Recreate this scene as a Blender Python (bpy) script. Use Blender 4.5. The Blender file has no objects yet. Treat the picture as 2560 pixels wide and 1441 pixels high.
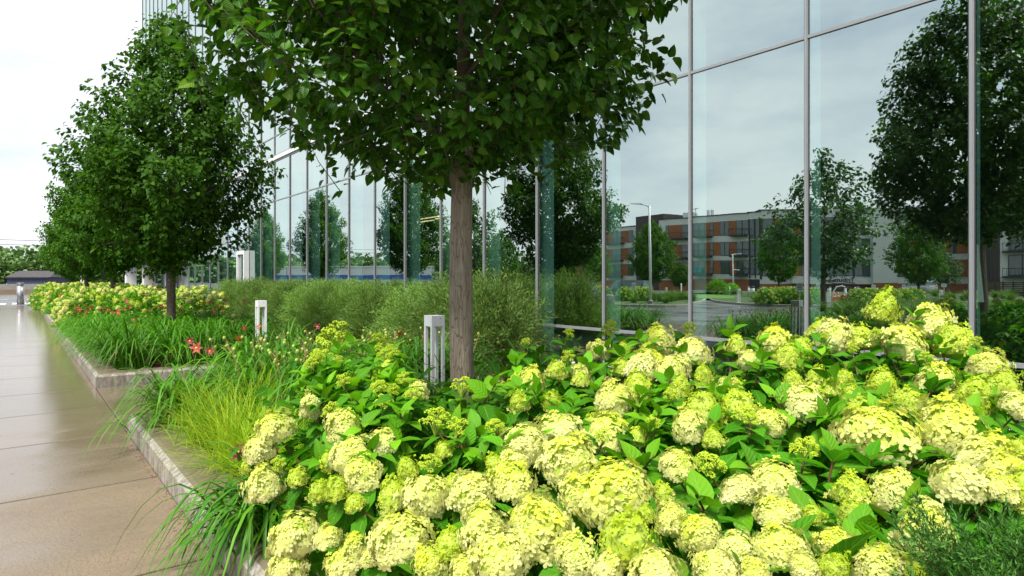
import bpy, math, random
import numpy as np
from mathutils import Vector, Matrix, noise as mnoise
rng = np.random.default_rng(7)
random.seed(7)
scn = bpy.context.scene
COL = scn.collection
PI = math.pi

# ------------------------------------------------------------------ camera, world, sun, exposure
CAMZ, FPX = 1.40, 1550.0
YAW = math.radians(38.5)
DX, DY = math.sin(YAW), math.cos(YAW)           # view direction in plan
RX, RY = DY, -DX                                # right
FAC = 6.9                                       # plane of the glass facade (x)
cam_data = bpy.data.cameras.new('camera')
cam = bpy.data.objects.new('camera', cam_data); COL.objects.link(cam)
cam.location = (0, 0, CAMZ)
cam.rotation_euler = (PI / 2, 0, -YAW)
cam_data.sensor_width = 36.0
cam_data.lens = 36.0 * FPX / 2560.0
cam_data.shift_y = -20.5 / 2560.0
cam_data.clip_start = 0.05
cam_data.clip_end = 2000
scn.camera = cam

world = bpy.data.worlds.new('World'); scn.world = world
world.use_nodes = True
wn, wl = world.node_tree.nodes, world.node_tree.links
wn.clear()
SUN_DIR = Vector((-0.50, -0.26, 0.82)).normalized()
sky = wn.new('ShaderNodeTexSky'); sky.sky_type = 'NISHITA'; sky.sun_disc = False
sky.sun_elevation = math.asin(SUN_DIR.z)
sky.sun_rotation = math.atan2(SUN_DIR.x, SUN_DIR.y)
bg1 = wn.new('ShaderNodeBackground'); bg1.inputs[1].default_value = 0.10
wl.new(sky.outputs[0], bg1.inputs[0])
tc = wn.new('ShaderNodeTexCoord')
mp = wn.new('ShaderNodeMapping'); mp.inputs['Scale'].default_value = (1.0, 1.0, 2.6)
mp.inputs['Location'].default_value = (0.35, 0.1, 0.2)
wl.new(tc.outputs['Generated'], mp.inputs[0])
nz = wn.new('ShaderNodeTexNoise'); nz.inputs['Scale'].default_value = 2.3
nz.inputs['Detail'].default_value = 7; nz.inputs['Roughness'].default_value = 0.58
wl.new(mp.outputs[0], nz.inputs['Vector'])
rp = wn.new('ShaderNodeValToRGB')
rp.color_ramp.elements[0].position = 0.30; rp.color_ramp.elements[0].color = (0.56, 0.63, 0.74, 1)
rp.color_ramp.elements[1].position = 0.56; rp.color_ramp.elements[1].color = (0.97, 0.98, 1.0, 1)
e = rp.color_ramp.elements.new(0.43); e.color = (0.78, 0.82, 0.89, 1)
wl.new(nz.outputs['Fac'], rp.inputs[0])
bg2 = wn.new('ShaderNodeBackground'); bg2.inputs[1].default_value = 0.57
wl.new(rp.outputs[0], bg2.inputs[0])
mxs = wn.new('ShaderNodeMixShader'); mxs.inputs[0].default_value = 0.90
wl.new(bg1.outputs[0], mxs.inputs[1]); wl.new(bg2.outputs[0], mxs.inputs[2])
wo = wn.new('ShaderNodeOutputWorld'); wl.new(mxs.outputs[0], wo.inputs[0])

sd = bpy.data.lights.new('sun', 'SUN'); sd.energy = 2.8; sd.angle = math.radians(14); sd.color = (1.0, 0.96, 0.88)
sun = bpy.data.objects.new('sun', sd); COL.objects.link(sun)
sun.rotation_euler = (-SUN_DIR).to_track_quat('-Z', 'Y').to_euler()
sun.location = (-20, 5, 40)

vs = scn.view_settings
vs.view_transform = 'Standard'; vs.look = 'None'; vs.gamma = 1.0; vs.use_curve_mapping = False
vs.exposure = 1.14
cy = scn.cycles
cy.use_denoising = True
try: cy.denoiser = 'OPENIMAGEDENOISE'
except Exception: pass
cy.max_bounces = 8; cy.diffuse_bounces = 3; cy.glossy_bounces = 4
cy.transmission_bounces = 4; cy.transparent_max_bounces = 10
cy.caustics_reflective = False; cy.caustics_refractive = False
cy.sample_clamp_indirect = 4

# ------------------------------------------------------------------ place helpers
def ray(px): 
    u = (px - 1280) / FPX
    return (DX + RX * u, DY + RY * u)
def P(px, py, d):
    rx, ry = ray(px)
    return Vector((rx * d, ry * d, CAMZ - (py - 700) * d / FPX))
def G(px, py, z=0.0):
    return P(px, py, (CAMZ - z) * FPX / (py - 700))
def V(px, d, z=0.0):
    """real spot of something the facade mirrors at column px, distance d"""
    rx, ry = ray(px)
    return Vector((2 * FAC - rx * d, ry * d, z))

# ------------------------------------------------------------------ object helpers
def link(o, parent=None):
    COL.objects.link(o)
    if parent is not None: o.parent = parent
    return o
def tag(o, label=None, cat=None, group=None, kind=None):
    if label: o['label'] = label
    if cat: o['category'] = cat
    if group: o['group'] = group
    if kind: o['kind'] = kind
    return o
ORD = ['first', 'second', 'third', 'fourth', 'fifth', 'sixth', 'seventh', 'eighth', 'ninth', 'tenth', 'eleventh', 'twelfth']
def empty(name, loc, rz=0.0, label=None, cat=None, group=None):
    o = bpy.data.objects.new(name, None); o.empty_display_size = 0.2
    o.location = loc; o.rotation_euler = (0, 0, rz)
    link(o); return tag(o, label, cat, group)
def inst(name, me, parent=None, M=None):
    o = bpy.data.objects.new(name, me); link(o, parent)
    if M is not None: o.matrix_basis = M
    return o
KIDS = {}
def copy_tree(root, loc, rz, label=None, group=None, scale=1.0):
    r = root.copy(); COL.objects.link(r)
    r.location = loc; r.rotation_euler = (0, 0, rz); r.scale = (scale,) * 3
    if label: r['label'] = label
    if group: r['group'] = group
    if root.name not in KIDS: KIDS[root.name] = [(c, list(c.children)) for c in root.children]
    for ch, gs in KIDS[root.name]:
        c = ch.copy(); COL.objects.link(c); c.parent = r
        for g in gs:
            d = g.copy(); COL.objects.link(d); d.parent = c
    return r

def build_mesh(name, Vv, F, mats, midx=None, uv=None, smooth=False):
    """Vv (n,3); F list of int arrays (m,k), midx one int per array; uv (n,2) per vertex"""
    me = bpy.data.meshes.new(name)
    Vv = np.asarray(Vv, dtype=np.float32)
    F = [np.asarray(f, dtype=np.int32) for f in F]
    keep = [i for i, f in enumerate(F) if len(f)]
    mi = [0] * len(F) if midx is None else midx
    F2 = [F[i] for i in keep]; mi = [mi[i] for i in keep]
    loops = np.concatenate([f.ravel() for f in F2])
    tot = np.concatenate([np.full(len(f), f.shape[1], np.int32) for f in F2])
    start = np.concatenate([[0], np.cumsum(tot)[:-1]]).astype(np.int32)
    me.vertices.add(len(Vv)); me.vertices.foreach_set('co', Vv.ravel())
    me.loops.add(len(loops)); me.loops.foreach_set('vertex_index', loops)
    me.polygons.add(len(tot)); me.polygons.foreach_set('loop_start', start)
    me.polygons.foreach_set('loop_total', tot)
    mm = np.concatenate([np.full(len(f), m, np.int32) for f, m in zip(F2, mi)])
    me.polygons.foreach_set('material_index', mm)
    me.polygons.foreach_set('use_smooth', np.full(len(tot), bool(smooth)))
    if uv is not None:
        ul = me.uv_layers.new(name='UVMap')
        ul.data.foreach_set('uv', np.asarray(uv, np.float32)[loops].ravel())
    for m in (mats if isinstance(mats, (list, tuple)) else [mats]): me.materials.append(m)
    me.update(calc_edges=True)
    return me

def frames(d, up):
    """rotation matrices whose y axis is d and whose z axis leans to up; arrays (n,3)"""
    d = d / (np.linalg.norm(d, axis=1, keepdims=True) + 1e-9)
    x = np.cross(d, up); nx = np.linalg.norm(x, axis=1, keepdims=True)
    alt = np.cross(d, np.array([[0.31, 0.77, 0.2]]))
    x = np.where(nx < 1e-3, alt, x); x /= np.linalg.norm(x, axis=1, keepdims=True) + 1e-9
    z = np.cross(x, d)
    return np.stack([x, d, z], axis=2)
def scatter(tpl, T, R, S):
    """tpl (V,F list,UV); returns joined V,F,UV"""
    v, F, uv = tpl
    n, k = len(T), len(v)
    S = np.asarray(S, float)
    if S.ndim == 1: S = S[:, None]
    sv = v[None, :, :] * (S[:, None, :] if S.shape[1] == 3 else S[:, None, :1])
    VV = np.einsum('nij,nkj->nki', R, sv) + T[:, None, :]
    off = (np.arange(n) * k)[:, None, None]
    FF = [(f[None] + off).reshape(-1, f.shape[1]) for f in F]
    return VV.reshape(-1, 3), FF, np.tile(uv, (n, 1))
def join(parts):
    Vs, Fs, us, off = [], {}, [], 0
    for v, F, uv in parts:
        Vs.append(v); us.append(uv)
        for f in F:
            if len(f): Fs.setdefault(f.shape[1], []).append(f + off)
        off += len(v)
    return np.concatenate(Vs), [np.concatenate(x) for x in Fs.values()], np.concatenate(us)
def mat4(T, R, s=1.0):
    M = Matrix.Identity(4)
    for i in range(3):
        for j in range(3): M[i][j] = float(R[i][j]) * s
        M[i][3] = float(T[i])
    return M

class MB:
    """collects boxes, prisms and tubes into one mesh"""
    def __init__(s): s.v, s.f, s.n = [], {}, 0
    def add(s, v, faces):
        off = s.n
        s.v.extend([tuple(p) for p in v]); s.n += len(v)
        for f in faces: s.f.setdefault(len(f), []).append([i + off for i in f])
        return s
    def box(s, x0, x1, y0, y1, z0, z1):
        v = [(x, y, z) for z in (z0, z1) for y in (y0, y1) for x in (x0, x1)]
        return s.add(v, [(0, 2, 3, 1), (4, 5, 7, 6), (0, 1, 5, 4), (2, 6, 7, 3), (0, 4, 6, 2), (1, 3, 7, 5)])
    def obox(s, o, a, b, c):
        """box from corner o with edge vectors a, b, c"""
        o, a, b, c = (Vector(q) for q in (o, a, b, c))
        v = [o + a * i + b * j + c * k for k in (0, 1) for j in (0, 1) for i in (0, 1)]
        return s.add(v, [(0, 2, 3, 1), (4, 5, 7, 6), (0, 1, 5, 4), (2, 6, 7, 3), (0, 4, 6, 2), (1, 3, 7, 5)])
    def tube(s, pts, rad, n=6, cap=True):
        pts = [Vector(p) for p in pts]
        if not isinstance(rad, (list, tuple, np.ndarray)): rad = [rad] * len(pts)
        v = []; ref = None
        for i, p in enumerate(pts):
            t = (pts[min(i + 1, len(pts) - 1)] - pts[max(i - 1, 0)]).normalized()
            if ref is None:
                ref = t.cross(Vector((0, 0, 1)) if abs(t.z) < 0.9 else Vector((1, 0, 0))).normalized()
            ref = (ref - t * ref.dot(t)).normalized(); bn = t.cross(ref)
            for k in range(n):
                a = 2 * PI * k / n
                v.append(p + (ref * math.cos(a) + bn * math.sin(a)) * rad[i])
        f = []
        for i in range(len(pts) - 1):
            for k in range(n):
                k2 = (k + 1) % n
                f.append((i * n + k, i * n + k2, (i + 1) * n + k2, (i + 1) * n + k))
        if cap:
            f.append(tuple(reversed(range(n)))); f.append(tuple((len(pts) - 1) * n + k for k in range(n)))
        return s.add(v, f)
    def lathe(s, prof, n=16, c=(0, 0, 0)):
        v = [(c[0] + r * math.cos(2 * PI * k / n), c[1] + r * math.sin(2 * PI * k / n), c[2] + z) for r, z in prof for k in range(n)]
        f = [(i * n + k, i * n + (k + 1) % n, (i + 1) * n + (k + 1) % n, (i + 1) * n + k) for i in range(len(prof) - 1) for k in range(n)]
        f.append(tuple(reversed(range(n)))); f.append(tuple((len(prof) - 1) * n + k for k in range(n)))
        return s.add(v, f)
    def mesh(s, name, m, smooth=False):
        return build_mesh(name, np.array(s.v, np.float32), [np.array(x, np.int32) for x in s.f.values()], m, smooth=smooth)
    def obj(s, name, m, parent=None, smooth=False, bevel=0.0):
        o = inst(name, s.mesh(name, m, smooth), parent)
        if bevel:
            b = o.modifiers.new('bevel', 'BEVEL'); b.width = bevel; b.segments = 2; b.limit_method = 'ANGLE'
        return o

# ------------------------------------------------------------------ materials
class NT:
    def __init__(s, name):
        s.m = bpy.data.materials.new(name); s.m.use_nodes = True
        s.n, s.l = s.m.node_tree.nodes, s.m.node_tree.links
        s.n.clear(); s.out = s.n.new('ShaderNodeOutputMaterial')
    def node(s, t, **kw):
        x = s.n.new('ShaderNode' + t)
        for k, v in kw.items(): setattr(x, k, v)
        return x
    def set(s, sock, v):
        if hasattr(v, 'is_output'): s.l.new(v, sock)
        elif isinstance(v, (tuple, list)) and len(v) == 3 and sock.type == 'RGBA': sock.default_value = (*v, 1)
        else: sock.default_value = v
    def math(s, op, a, b=0.0, c=None, clamp=False):
        x = s.node('Math', operation=op, use_clamp=clamp); s.set(x.inputs[0], a); s.set(x.inputs[1], b)
        if c is not None: s.set(x.inputs[2], c)
        return x.outputs[0]
    def mix(s, f, a, b, blend='MIX'):
        x = s.node('Mix', data_type='RGBA', blend_type=blend)
        s.set(x.inputs[0], f); s.set(x.inputs[6], a); s.set(x.inputs[7], b); return x.outputs[2]
    def pos(s, scale=(1, 1, 1)):
        g = s.node('NewGeometry'); m = s.node('Mapping'); m.inputs['Scale'].default_value = scale
        s.l.new(g.outputs['Position'], m.inputs[0]); return m.outputs[0]
    def objc(s, scale=(1, 1, 1)):
        g = s.node('TexCoord'); m = s.node('Mapping'); m.inputs['Scale'].default_value = scale
        s.l.new(g.outputs['Object'], m.inputs[0]); return m.outputs[0]
    def noise(s, vec, scale=5, detail=4, rough=0.55, dist=0.0):
        x = s.node('TexNoise'); s.l.new(vec, x.inputs['Vector']); x.inputs['Scale'].default_value = scale
        x.inputs['Detail'].default_value = detail; x.inputs['Roughness'].default_value = rough
        x.inputs['Distortion'].default_value = dist; return x.outputs['Fac']
    def voro(s, vec, scale=5, feature='F1'):
        x = s.node('TexVoronoi', feature=feature); s.l.new(vec, x.inputs['Vector']); x.inputs['Scale'].default_value = scale
        return x.outputs['Distance']
    def ramp(s, f, stops):
        x = s.node('ValToRGB'); cr = x.color_ramp
        while len(cr.elements) < len(stops): cr.elements.new(0.5)
        for e, (p, c) in zip(cr.elements, stops):
            e.position = p; e.color = (c, c, c, 1) if isinstance(c, (int, float)) else (*c, 1)
        s.set(x.inputs[0], f); return x.outputs[0]
    def bump(s, h, strength=0.3, dist=0.01):
        x = s.node('Bump'); x.inputs['Strength'].default_value = strength; x.inputs['Distance'].default_value = dist
        s.set(x.inputs['Height'], h); return x.outputs[0]
    def bsdf(s, color, rough=0.6, metal=0.0, normal=None, spec=0.5, **kw):
        x = s.node('BsdfPrincipled'); s.set(x.inputs['Base Color'], color); s.set(x.inputs['Roughness'], rough)
        s.set(x.inputs['Metallic'], metal); s.set(x.inputs['Specular IOR Level'], spec)
        if normal is not None: s.l.new(normal, x.inputs['Normal'])
        for k, v in kw.items(): s.set(x.inputs[k], v)
        return x.outputs[0]
    def done(s, sh): s.l.new(sh, s.out.inputs[0]); return s.m

def plain(name, c, rough=0.6, metal=0.0, var=0.12, scale=3.0, spec=0.5, bump=0.0):
    t = NT(name); n = t.noise(t.objc(), scale, 5)
    f = t.ramp(n, [(0.3, 1 - var), (0.7, 1 + var)])
    col = t.mix(1.0, c, f, 'MULTIPLY')
    nm = t.bump(t.noise(t.objc(), scale * 12, 4), bump, 0.005) if bump else None
    return t.done(t.bsdf(col, rough, metal, nm, spec))

def leafmat(name, stops, rough=0.42, transl=0.25, vein=0.0, spec=0.45, bumpy=0.0):
    """leaf: colour varies from leaf to leaf; light midrib and veins where vein > 0"""
    t = NT(name)
    g = t.node('NewGeometry'); oi = t.node('ObjectInfo')
    r = t.math('FRACT', t.math('ADD', g.outputs['Random Per Island'], oi.outputs['Random']))
    k = len(stops)
    col = t.ramp(r, [(i / (k - 1), c) for i, c in enumerate(stops)])
    tv = t.math('ADD', 0.72, t.math('MULTIPLY', t.math('FRACT', t.math('MULTIPLY', oi.outputs['Random'], 7.31)), 0.50))
    vm = t.node('VectorMath', operation='SCALE'); t.l.new(col, vm.inputs[0]); t.l.new(tv, vm.inputs['Scale']); col = vm.outputs[0]
    nm = None
    if vein:
        uv = t.node('UVMap'); sp = t.node('SeparateXYZ'); t.l.new(uv.outputs[0], sp.inputs[0])
        a = t.math('ABSOLUTE', t.math('SUBTRACT', sp.outputs[0], 0.5))
        mid = t.math('LESS_THAN', a, 0.035)
        w = t.math('SINE', t.math('MULTIPLY', t.math('SUBTRACT', sp.outputs[1], t.math('MULTIPLY', a, 0.55)), 44.0))
        side = t.ramp(w, [(0.80, 0.0), (0.97, 0.55)])
        f = t.math('MULTIPLY', t.math('MAXIMUM', mid, side), vein)
        col = t.mix(f, col, (0.24, 0.42, 0.06))
        nm = t.bump(t.math('MULTIPLY', w, -1.0), 0.25, 0.004)
    elif bumpy:
        nm = t.bump(t.noise(t.objc(), 30, 2), bumpy, 0.005)
    b = t.bsdf(col, rough, 0.0, nm, spec)
    tr = t.node('BsdfTranslucent'); t.l.new(t.mix(1.0, col, (1.5, 1.6, 0.7), 'MULTIPLY'), tr.inputs[0])
    ms = t.node('MixShader'); ms.inputs[0].default_value = transl
    t.l.new(b, ms.inputs[1]); t.l.new(tr.outputs[0], ms.inputs[2])
    return t.done(ms.outputs[0])

M = {}
# pear tree leaves, trunks
M['pear'] = leafmat('pear_leaf', [(0.018, 0.080, 0.006), (0.036, 0.135, 0.008), (0.070, 0.19, 0.010), (0.026, 0.105, 0.007), (0.12, 0.24, 0.012)], 0.36, 0.30, 0.35, 0.28)
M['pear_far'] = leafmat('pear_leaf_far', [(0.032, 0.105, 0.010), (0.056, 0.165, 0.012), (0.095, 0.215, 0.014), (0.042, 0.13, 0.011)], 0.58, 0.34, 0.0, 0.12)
M['maple'] = leafmat('maple_leaf', [(0.02, 0.07, 0.012), (0.04, 0.13, 0.016), (0.07, 0.19, 0.02)], 0.45, 0.3)
M['wood_far'] = leafmat('distant_leaf', [(0.06, 0.13, 0.035), (0.09, 0.18, 0.045), (0.13, 0.22, 0.055), (0.075, 0.15, 0.045)], 0.7, 0.1)  # greens lightened: distance haze is put into the leaf colour
def bark(name, c1, c2, sc=1.0):
    t = NT(name); v = t.objc((9 * sc, 9 * sc, 1.5 * sc))
    n = t.noise(v, 4, 8, 0.7, 0.6); h = t.noise(t.objc((3 * sc, 3 * sc, 60 * sc)), 3, 3)
    cr = t.voro(t.objc((13 * sc, 13 * sc, 1.7 * sc)), 4.0, 'DISTANCE_TO_EDGE')
    crack = t.ramp(cr, [(0.0, 0.0), (0.06, 1.0)])
    col = t.mix(t.ramp(n, [(0.32, 0.0), (0.68, 1.0)]), c1, c2)
    col = t.mix(t.ramp(h, [(0.45, 0.0), (0.7, 0.5)]), col, (0.26, 0.21, 0.17))
    col = t.mix(t.math('ADD', 0.12, t.math('MULTIPLY', crack, 0.88)), (0.15, 0.095, 0.06), col)
    col = t.mix(t.ramp(t.noise(t.objc((5, 5, 4)), 3.0, 7, 0.7), [(0.52, 0.0), (0.70, 0.55)]), col, (0.34, 0.335, 0.29))
    hh = t.math('ADD', t.math('MULTIPLY', crack, 0.8), t.math('MULTIPLY', n, 0.6))
    return t.done(t.bsdf(col, 0.85, 0, t.bump(hh, 0.6, 0.010)))
M['bark'] = bark('pear_bark', (0.165, 0.13, 0.095), (0.35, 0.285, 0.215))
M['bark_dark'] = bark('dark_bark', (0.06, 0.042, 0.032), (0.12, 0.09, 0.07))
M['twig'] = plain('twig_bark', (0.085, 0.055, 0.035), 0.8)
# hydrangea
def petalmat(name, low, mid, top, g=0.3):
    t = NT(name); tcn = t.node('TexCoord'); sp = t.node('SeparateXYZ'); t.l.new(tcn.outputs['Object'], sp.inputs[0])
    gi = t.node('NewGeometry'); oi = t.node('ObjectInfo')
    z = t.math('ADD', sp.outputs[2], t.math('MULTIPLY', t.math('SUBTRACT', gi.outputs['Random Per Island'], 0.5), 0.36))
    z = t.math('ADD', z, t.math('MULTIPLY', t.math('SUBTRACT', oi.outputs['Random'], 0.5), 0.30))
    f = t.math('ADD', t.math('MULTIPLY', z, 0.95), 0.34, clamp=True)
    col = t.ramp(f, [(0.0, low), (0.5, mid), (0.95, top)])
    b = t.bsdf(col, 0.55, 0, None, 0.3)
    tr = t.node('BsdfTranslucent'); t.l.new(col, tr.inputs[0])
    ms = t.node('MixShader'); ms.inputs[0].default_value = g
    t.l.new(b, ms.inputs[1]); t.l.new(tr.outputs[0], ms.inputs[2]); return t.done(ms.outputs[0])
M['petal'] = petalmat('cream_petal', (0.80, 0.80, 0.42), (0.78, 0.79, 0.29), (0.61, 0.69, 0.04), .36)
M['petal_lime'] = petalmat('lime_petal', (0.78, 0.80, 0.27), (0.55, 0.66, 0.04), (0.36, 0.52, 0.012), .34)
M['bud'] = petalmat('lime_bud', (0.42, 0.58, 0.04), (0.46, 0.62, 0.03), (0.52, 0.66, 0.04), 0.15)
M['core'] = plain('flower_core', (0.36, 0.48, 0.05), 0.8)
M['hleaf'] = leafmat('hydrangea_leaf', [(0.032, 0.17, 0.006), (0.058, 0.25, 0.008), (0.042, 0.20, 0.006), (0.085, 0.31, 0.009), (0.05, 0.22, 0.008), (0.17, 0.33, 0.014)], 0.55, 0.38, 0.5, 0.12)
M['hleaf_new'] = leafmat('young_hydrangea_leaf', [(0.08, 0.29, 0.008), (0.125, 0.37, 0.009), (0.19, 0.45, 0.012)], 0.48, 0.32, 0.4, 0.20)
M['hstem'] = plain('hydrangea_stem', (0.13, 0.055, 0.025), 0.6)
# strap leaves, grasses, willow, juniper
M['lily'] = leafmat('daylily_leaf', [(0.038, 0.17, 0.008), (0.075, 0.25, 0.010), (0.11, 0.29, 0.013), (0.045, 0.185, 0.009)], 0.46, 0.30, 0, 0.25)
M['sedge'] = leafmat('yellow_grass_leaf', [(0.20, 0.39, 0.014), (0.32, 0.50, 0.02), (0.50, 0.60, 0.05), (0.13, 0.33, 0.012)], 0.55, 0.34, 0, 0.2)
M['tan'] = leafmat('dry_stalk', [(0.28, 0.17, 0.07), (0.40, 0.26, 0.12)], 0.7, 0.1)
M['grassfar'] = leafmat('grass_leaf_far', [(0.06, 0.16, 0.012), (0.10, 0.22, 0.016), (0.14, 0.22, 0.03)], 0.6, 0.2)
M['willow'] = leafmat('willow_leaf', [(0.10, 0.20, 0.045), (0.165, 0.30, 0.06), (0.26, 0.38, 0.085), (0.14, 0.28, 0.095)], 0.55, 0.32, 0, 0.2)
M['juniper'] = leafmat('juniper_scale', [(0.04, 0.15, 0.02), (0.075, 0.23, 0.03), (0.13, 0.31, 0.045)], 0.6, 0.15)
M['red'] = leafmat('red_lily_petal', [(0.46, 0.06, 0.045), (0.56, 0.12, 0.09)], 0.5, 0.25)
M['maroon'] = leafmat('maroon_lily_petal', [(0.22, 0.015, 0.03), (0.33, 0.03, 0.04)], 0.5, 0.25)
M['throat'] = plain('lily_throat', (0.75, 0.42, 0.04), 0.5)
M['pod'] = plain('seed_pod', (0.36, 0.46, 0.07), 0.6)
# hard things
M['white'] = plain('white_paint', (0.80, 0.81, 0.82), 0.42, 0, 0.04, 6)
M['white_old'] = plain('white_panel', (0.74, 0.75, 0.74), 0.6, 0, 0.05, 1)
M['alu'] = plain('aluminium', (0.27, 0.29, 0.30), 0.40, 0.15, 0.06, 4)
M['steel'] = plain('brushed_steel', (0.5, 0.5, 0.52), 0.28, 0.9, 0.1, 20)
M['black'] = plain('black_metal', (0.025, 0.027, 0.03), 0.5)
M['dark'] = plain('dark_interior', (0.030, 0.040, 0.042), 0.9)
M['rubber'] = plain('rubber', (0.02, 0.02, 0.022), 0.8)
M['red_paint'] = plain('red_paint', (0.42, 0.02, 0.03), 0.35)
M['orange'] = plain('orange_plastic', (0.85, 0.14, 0.02), 0.5)
M['blue'] = plain('blue_paint', (0.03, 0.10, 0.42), 0.5)
M['yellow'] = plain('yellow_paint', (0.7, 0.5, 0.05), 0.5)
M['chip'] = leafmat('bark_chip', [(0.16, 0.055, 0.03), (0.26, 0.10, 0.055), (0.33, 0.17, 0.10), (0.10, 0.04, 0.025)], 0.8, 0.0)
def concrete(name, c1, c2, eff=0.0):
    t = NT(name); p = t.pos(); n = t.noise(p, 3.5, 8, 0.65); n2 = t.noise(p, 60, 4, 0.7)
    col = t.mix(t.ramp(n, [(0.3, 0.0), (0.7, 1.0)]), c1, c2)
    col = t.mix(t.ramp(n2, [(0.35, 0.45), (0.6, 0.0)]), col, (0.10, 0.085, 0.07))
    if eff:
        g = t.node('NewGeometry'); sp = t.node('SeparateXYZ'); t.l.new(g.outputs['Normal'], sp.inputs[0])
        ms = t.noise(t.pos((7, 7, 2.2)), 3.0, 9, 0.75)
        side = t.math('LESS_THAN', sp.outputs[2], 0.9)
        f = t.math('MULTIPLY', t.ramp(ms, [(0.44, 0.0), (0.62, 1.0)]), t.math('MULTIPLY', side, eff))
        col = t.mix(f, col, (0.46, 0.45, 0.43))
        mo = t.ramp(t.noise(p, 2.2, 6), [(0.30, 0.45), (0.65, 0.95)])
        col = t.mix(t.math('MULTIPLY', mo, t.math('SUBTRACT', 1.0, side)), col, (0.145, 0.118, 0.065))
    return t.done(t.bsdf(col, t.ramp(n, [(0.3, 0.45), (0.7, 0.8)]), 0, t.bump(t.math('ADD', n2, n), 0.35, 0.004)))
M['kerb'] = concrete('kerb_concrete', (0.185, 0.150, 0.108), (0.26, 0.215, 0.16), 0.75)
M['concrete'] = concrete('pale_concrete', (0.30, 0.28, 0.25), (0.38, 0.36, 0.32))
M['path'] = concrete('path_concrete', (0.22, 0.17, 0.12), (0.28, 0.22, 0.155))
def wet_walk():
    t = NT('wet_concrete'); p = t.pos()
    g = t.node('NewGeometry'); sp = t.node('SeparateXYZ'); t.l.new(g.outputs['Position'], sp.inputs[0])
    big = t.noise(p, 0.9, 5, 0.6); fine = t.noise(p, 90, 3, 0.6)
    crk = t.voro(p, 44, 'DISTANCE_TO_EDGE')
    crkm = t.ramp(crk, [(0.0, 0.0), (0.10, 1.0)])
    brush = t.noise(t.pos((0.5, 6.0, 1)), 2.2, 6, 0.6)
    col = t.mix(t.ramp(big, [(0.3, 0.0), (0.7, 1.0)]), (0.235, 0.178, 0.115), (0.295, 0.230, 0.155))
    col = t.mix(t.ramp(brush, [(0.4, 0.18), (0.6, 0.0)]), col, (0.21, 0.165, 0.115))
    col = t.mix(t.ramp(fine, [(0.36, 0.5), (0.55, 0.0)]), col, (0.18, 0.125, 0.08))
    col = t.mix(t.math('MULTIPLY', t.math('SUBTRACT', 1.0, crkm), 0.60), col, (0.12, 0.08, 0.05))
    oi = t.node('ObjectInfo'); tn = t.math('ADD', 0.88, t.math('MULTIPLY', oi.outputs['Random'], 0.14))
    vm = t.node('VectorMath', operation='SCALE'); t.l.new(col, vm.inputs[0]); t.l.new(tn, vm.inputs['Scale']); col = vm.outputs[0]
    # film of rain: more of it away from the bed and further down the walk
    wetn = t.noise(t.pos((0.55, 1.3, 1)), 0.9, 6, 0.60)
    far = t.math('MULTIPLY', t.math('SUBTRACT', sp.outputs[1], 3.8), 0.14, clamp=True)
    lft = t.math('MULTIPLY', t.math('SUBTRACT', 0.62, sp.outputs[0]), 0.32, clamp=True)
    wetn = t.math('ADD', t.math('MULTIPLY', t.math('SUBTRACT', wetn, 0.5), 1.7), 0.48)
    wet = t.math('ADD', t.math('ADD', wetn, t.math('MULTIPLY', far, 0.95)), t.math('MULTIPLY', lft, 0.9))
    wet = t.ramp(wet, [(0.46, 0.0), (0.60, 0.35), (0.98, 1.0)])
    col = t.mix(t.math('MULTIPLY', wet, 0.5), col, (0.15, 0.115, 0.08))
    stn = t.ramp(t.noise(p, 2.6, 7, 0.68), [(0.50, 0.0), (0.72, 0.45)])
    col = t.mix(stn, col, (0.15, 0.115, 0.085))
    rough = t.math('ADD', t.math('SUBTRACT', 0.50, t.math('MULTIPLY', wet, 0.36)), t.math('MULTIPLY', t.math('SUBTRACT', brush, 0.5), 0.25))
    h = t.math('ADD', t.math('MULTIPLY', fine, 0.7), t.math('MULTIPLY', crkm, 0.35))
    b = t.node('Bump'); b.inputs['Distance'].default_value = 0.0035
    t.set(b.inputs['Strength'], t.math('SUBTRACT', 0.55, t.math('MULTIPLY', wet, 0.50))); t.set(b.inputs['Height'], h)
    return t.done(t.bsdf(col, rough, 0, b.outputs[0], t.math('ADD', 0.35, t.math('MULTIPLY', wet, 0.65))))
M['walk'] = wet_walk()
M['joint'] = plain('joint_filler', (0.035, 0.026, 0.02), 0.9)
def asphalt():
    t = NT('wet_asphalt'); p = t.pos(); n = t.noise(p, 0.35, 6, 0.6); f = t.noise(p, 120, 3)
    col = t.mix(t.ramp(f, [(0.35, 0.0), (0.65, 1.0)]), (0.09, 0.09, 0.09), (0.14, 0.14, 0.14))
    r = t.ramp(n, [(0.35, 0.12), (0.65, 0.42)])
    return t.done(t.bsdf(col, r, 0, t.bump(f, 0.15, 0.003), 0.6))
M['asphalt'] = asphalt()
def mulch():
    t = NT('bark_mulch'); p = t.pos(); v = t.voro(p, 38); n = t.noise(p, 24, 5, 0.7)
    col = t.ramp(n, [(0.3, (0.045, 0.02, 0.012)), (0.5, (0.13, 0.055, 0.03)), (0.7, (0.24, 0.12, 0.07))])
    return t.done(t.bsdf(col, 0.85, 0, t.bump(t.math('ADD', v, n), 1.0, 0.03)))
M['mulch'] = mulch()
M['lawn'] = plain('lawn_green', (0.09, 0.21, 0.02), 0.8, 0, 0.25, 4)
M['soil'] = plain('green_ground', (0.06, 0.10, 0.025), 0.9, 0, 0.3, 1)
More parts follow.
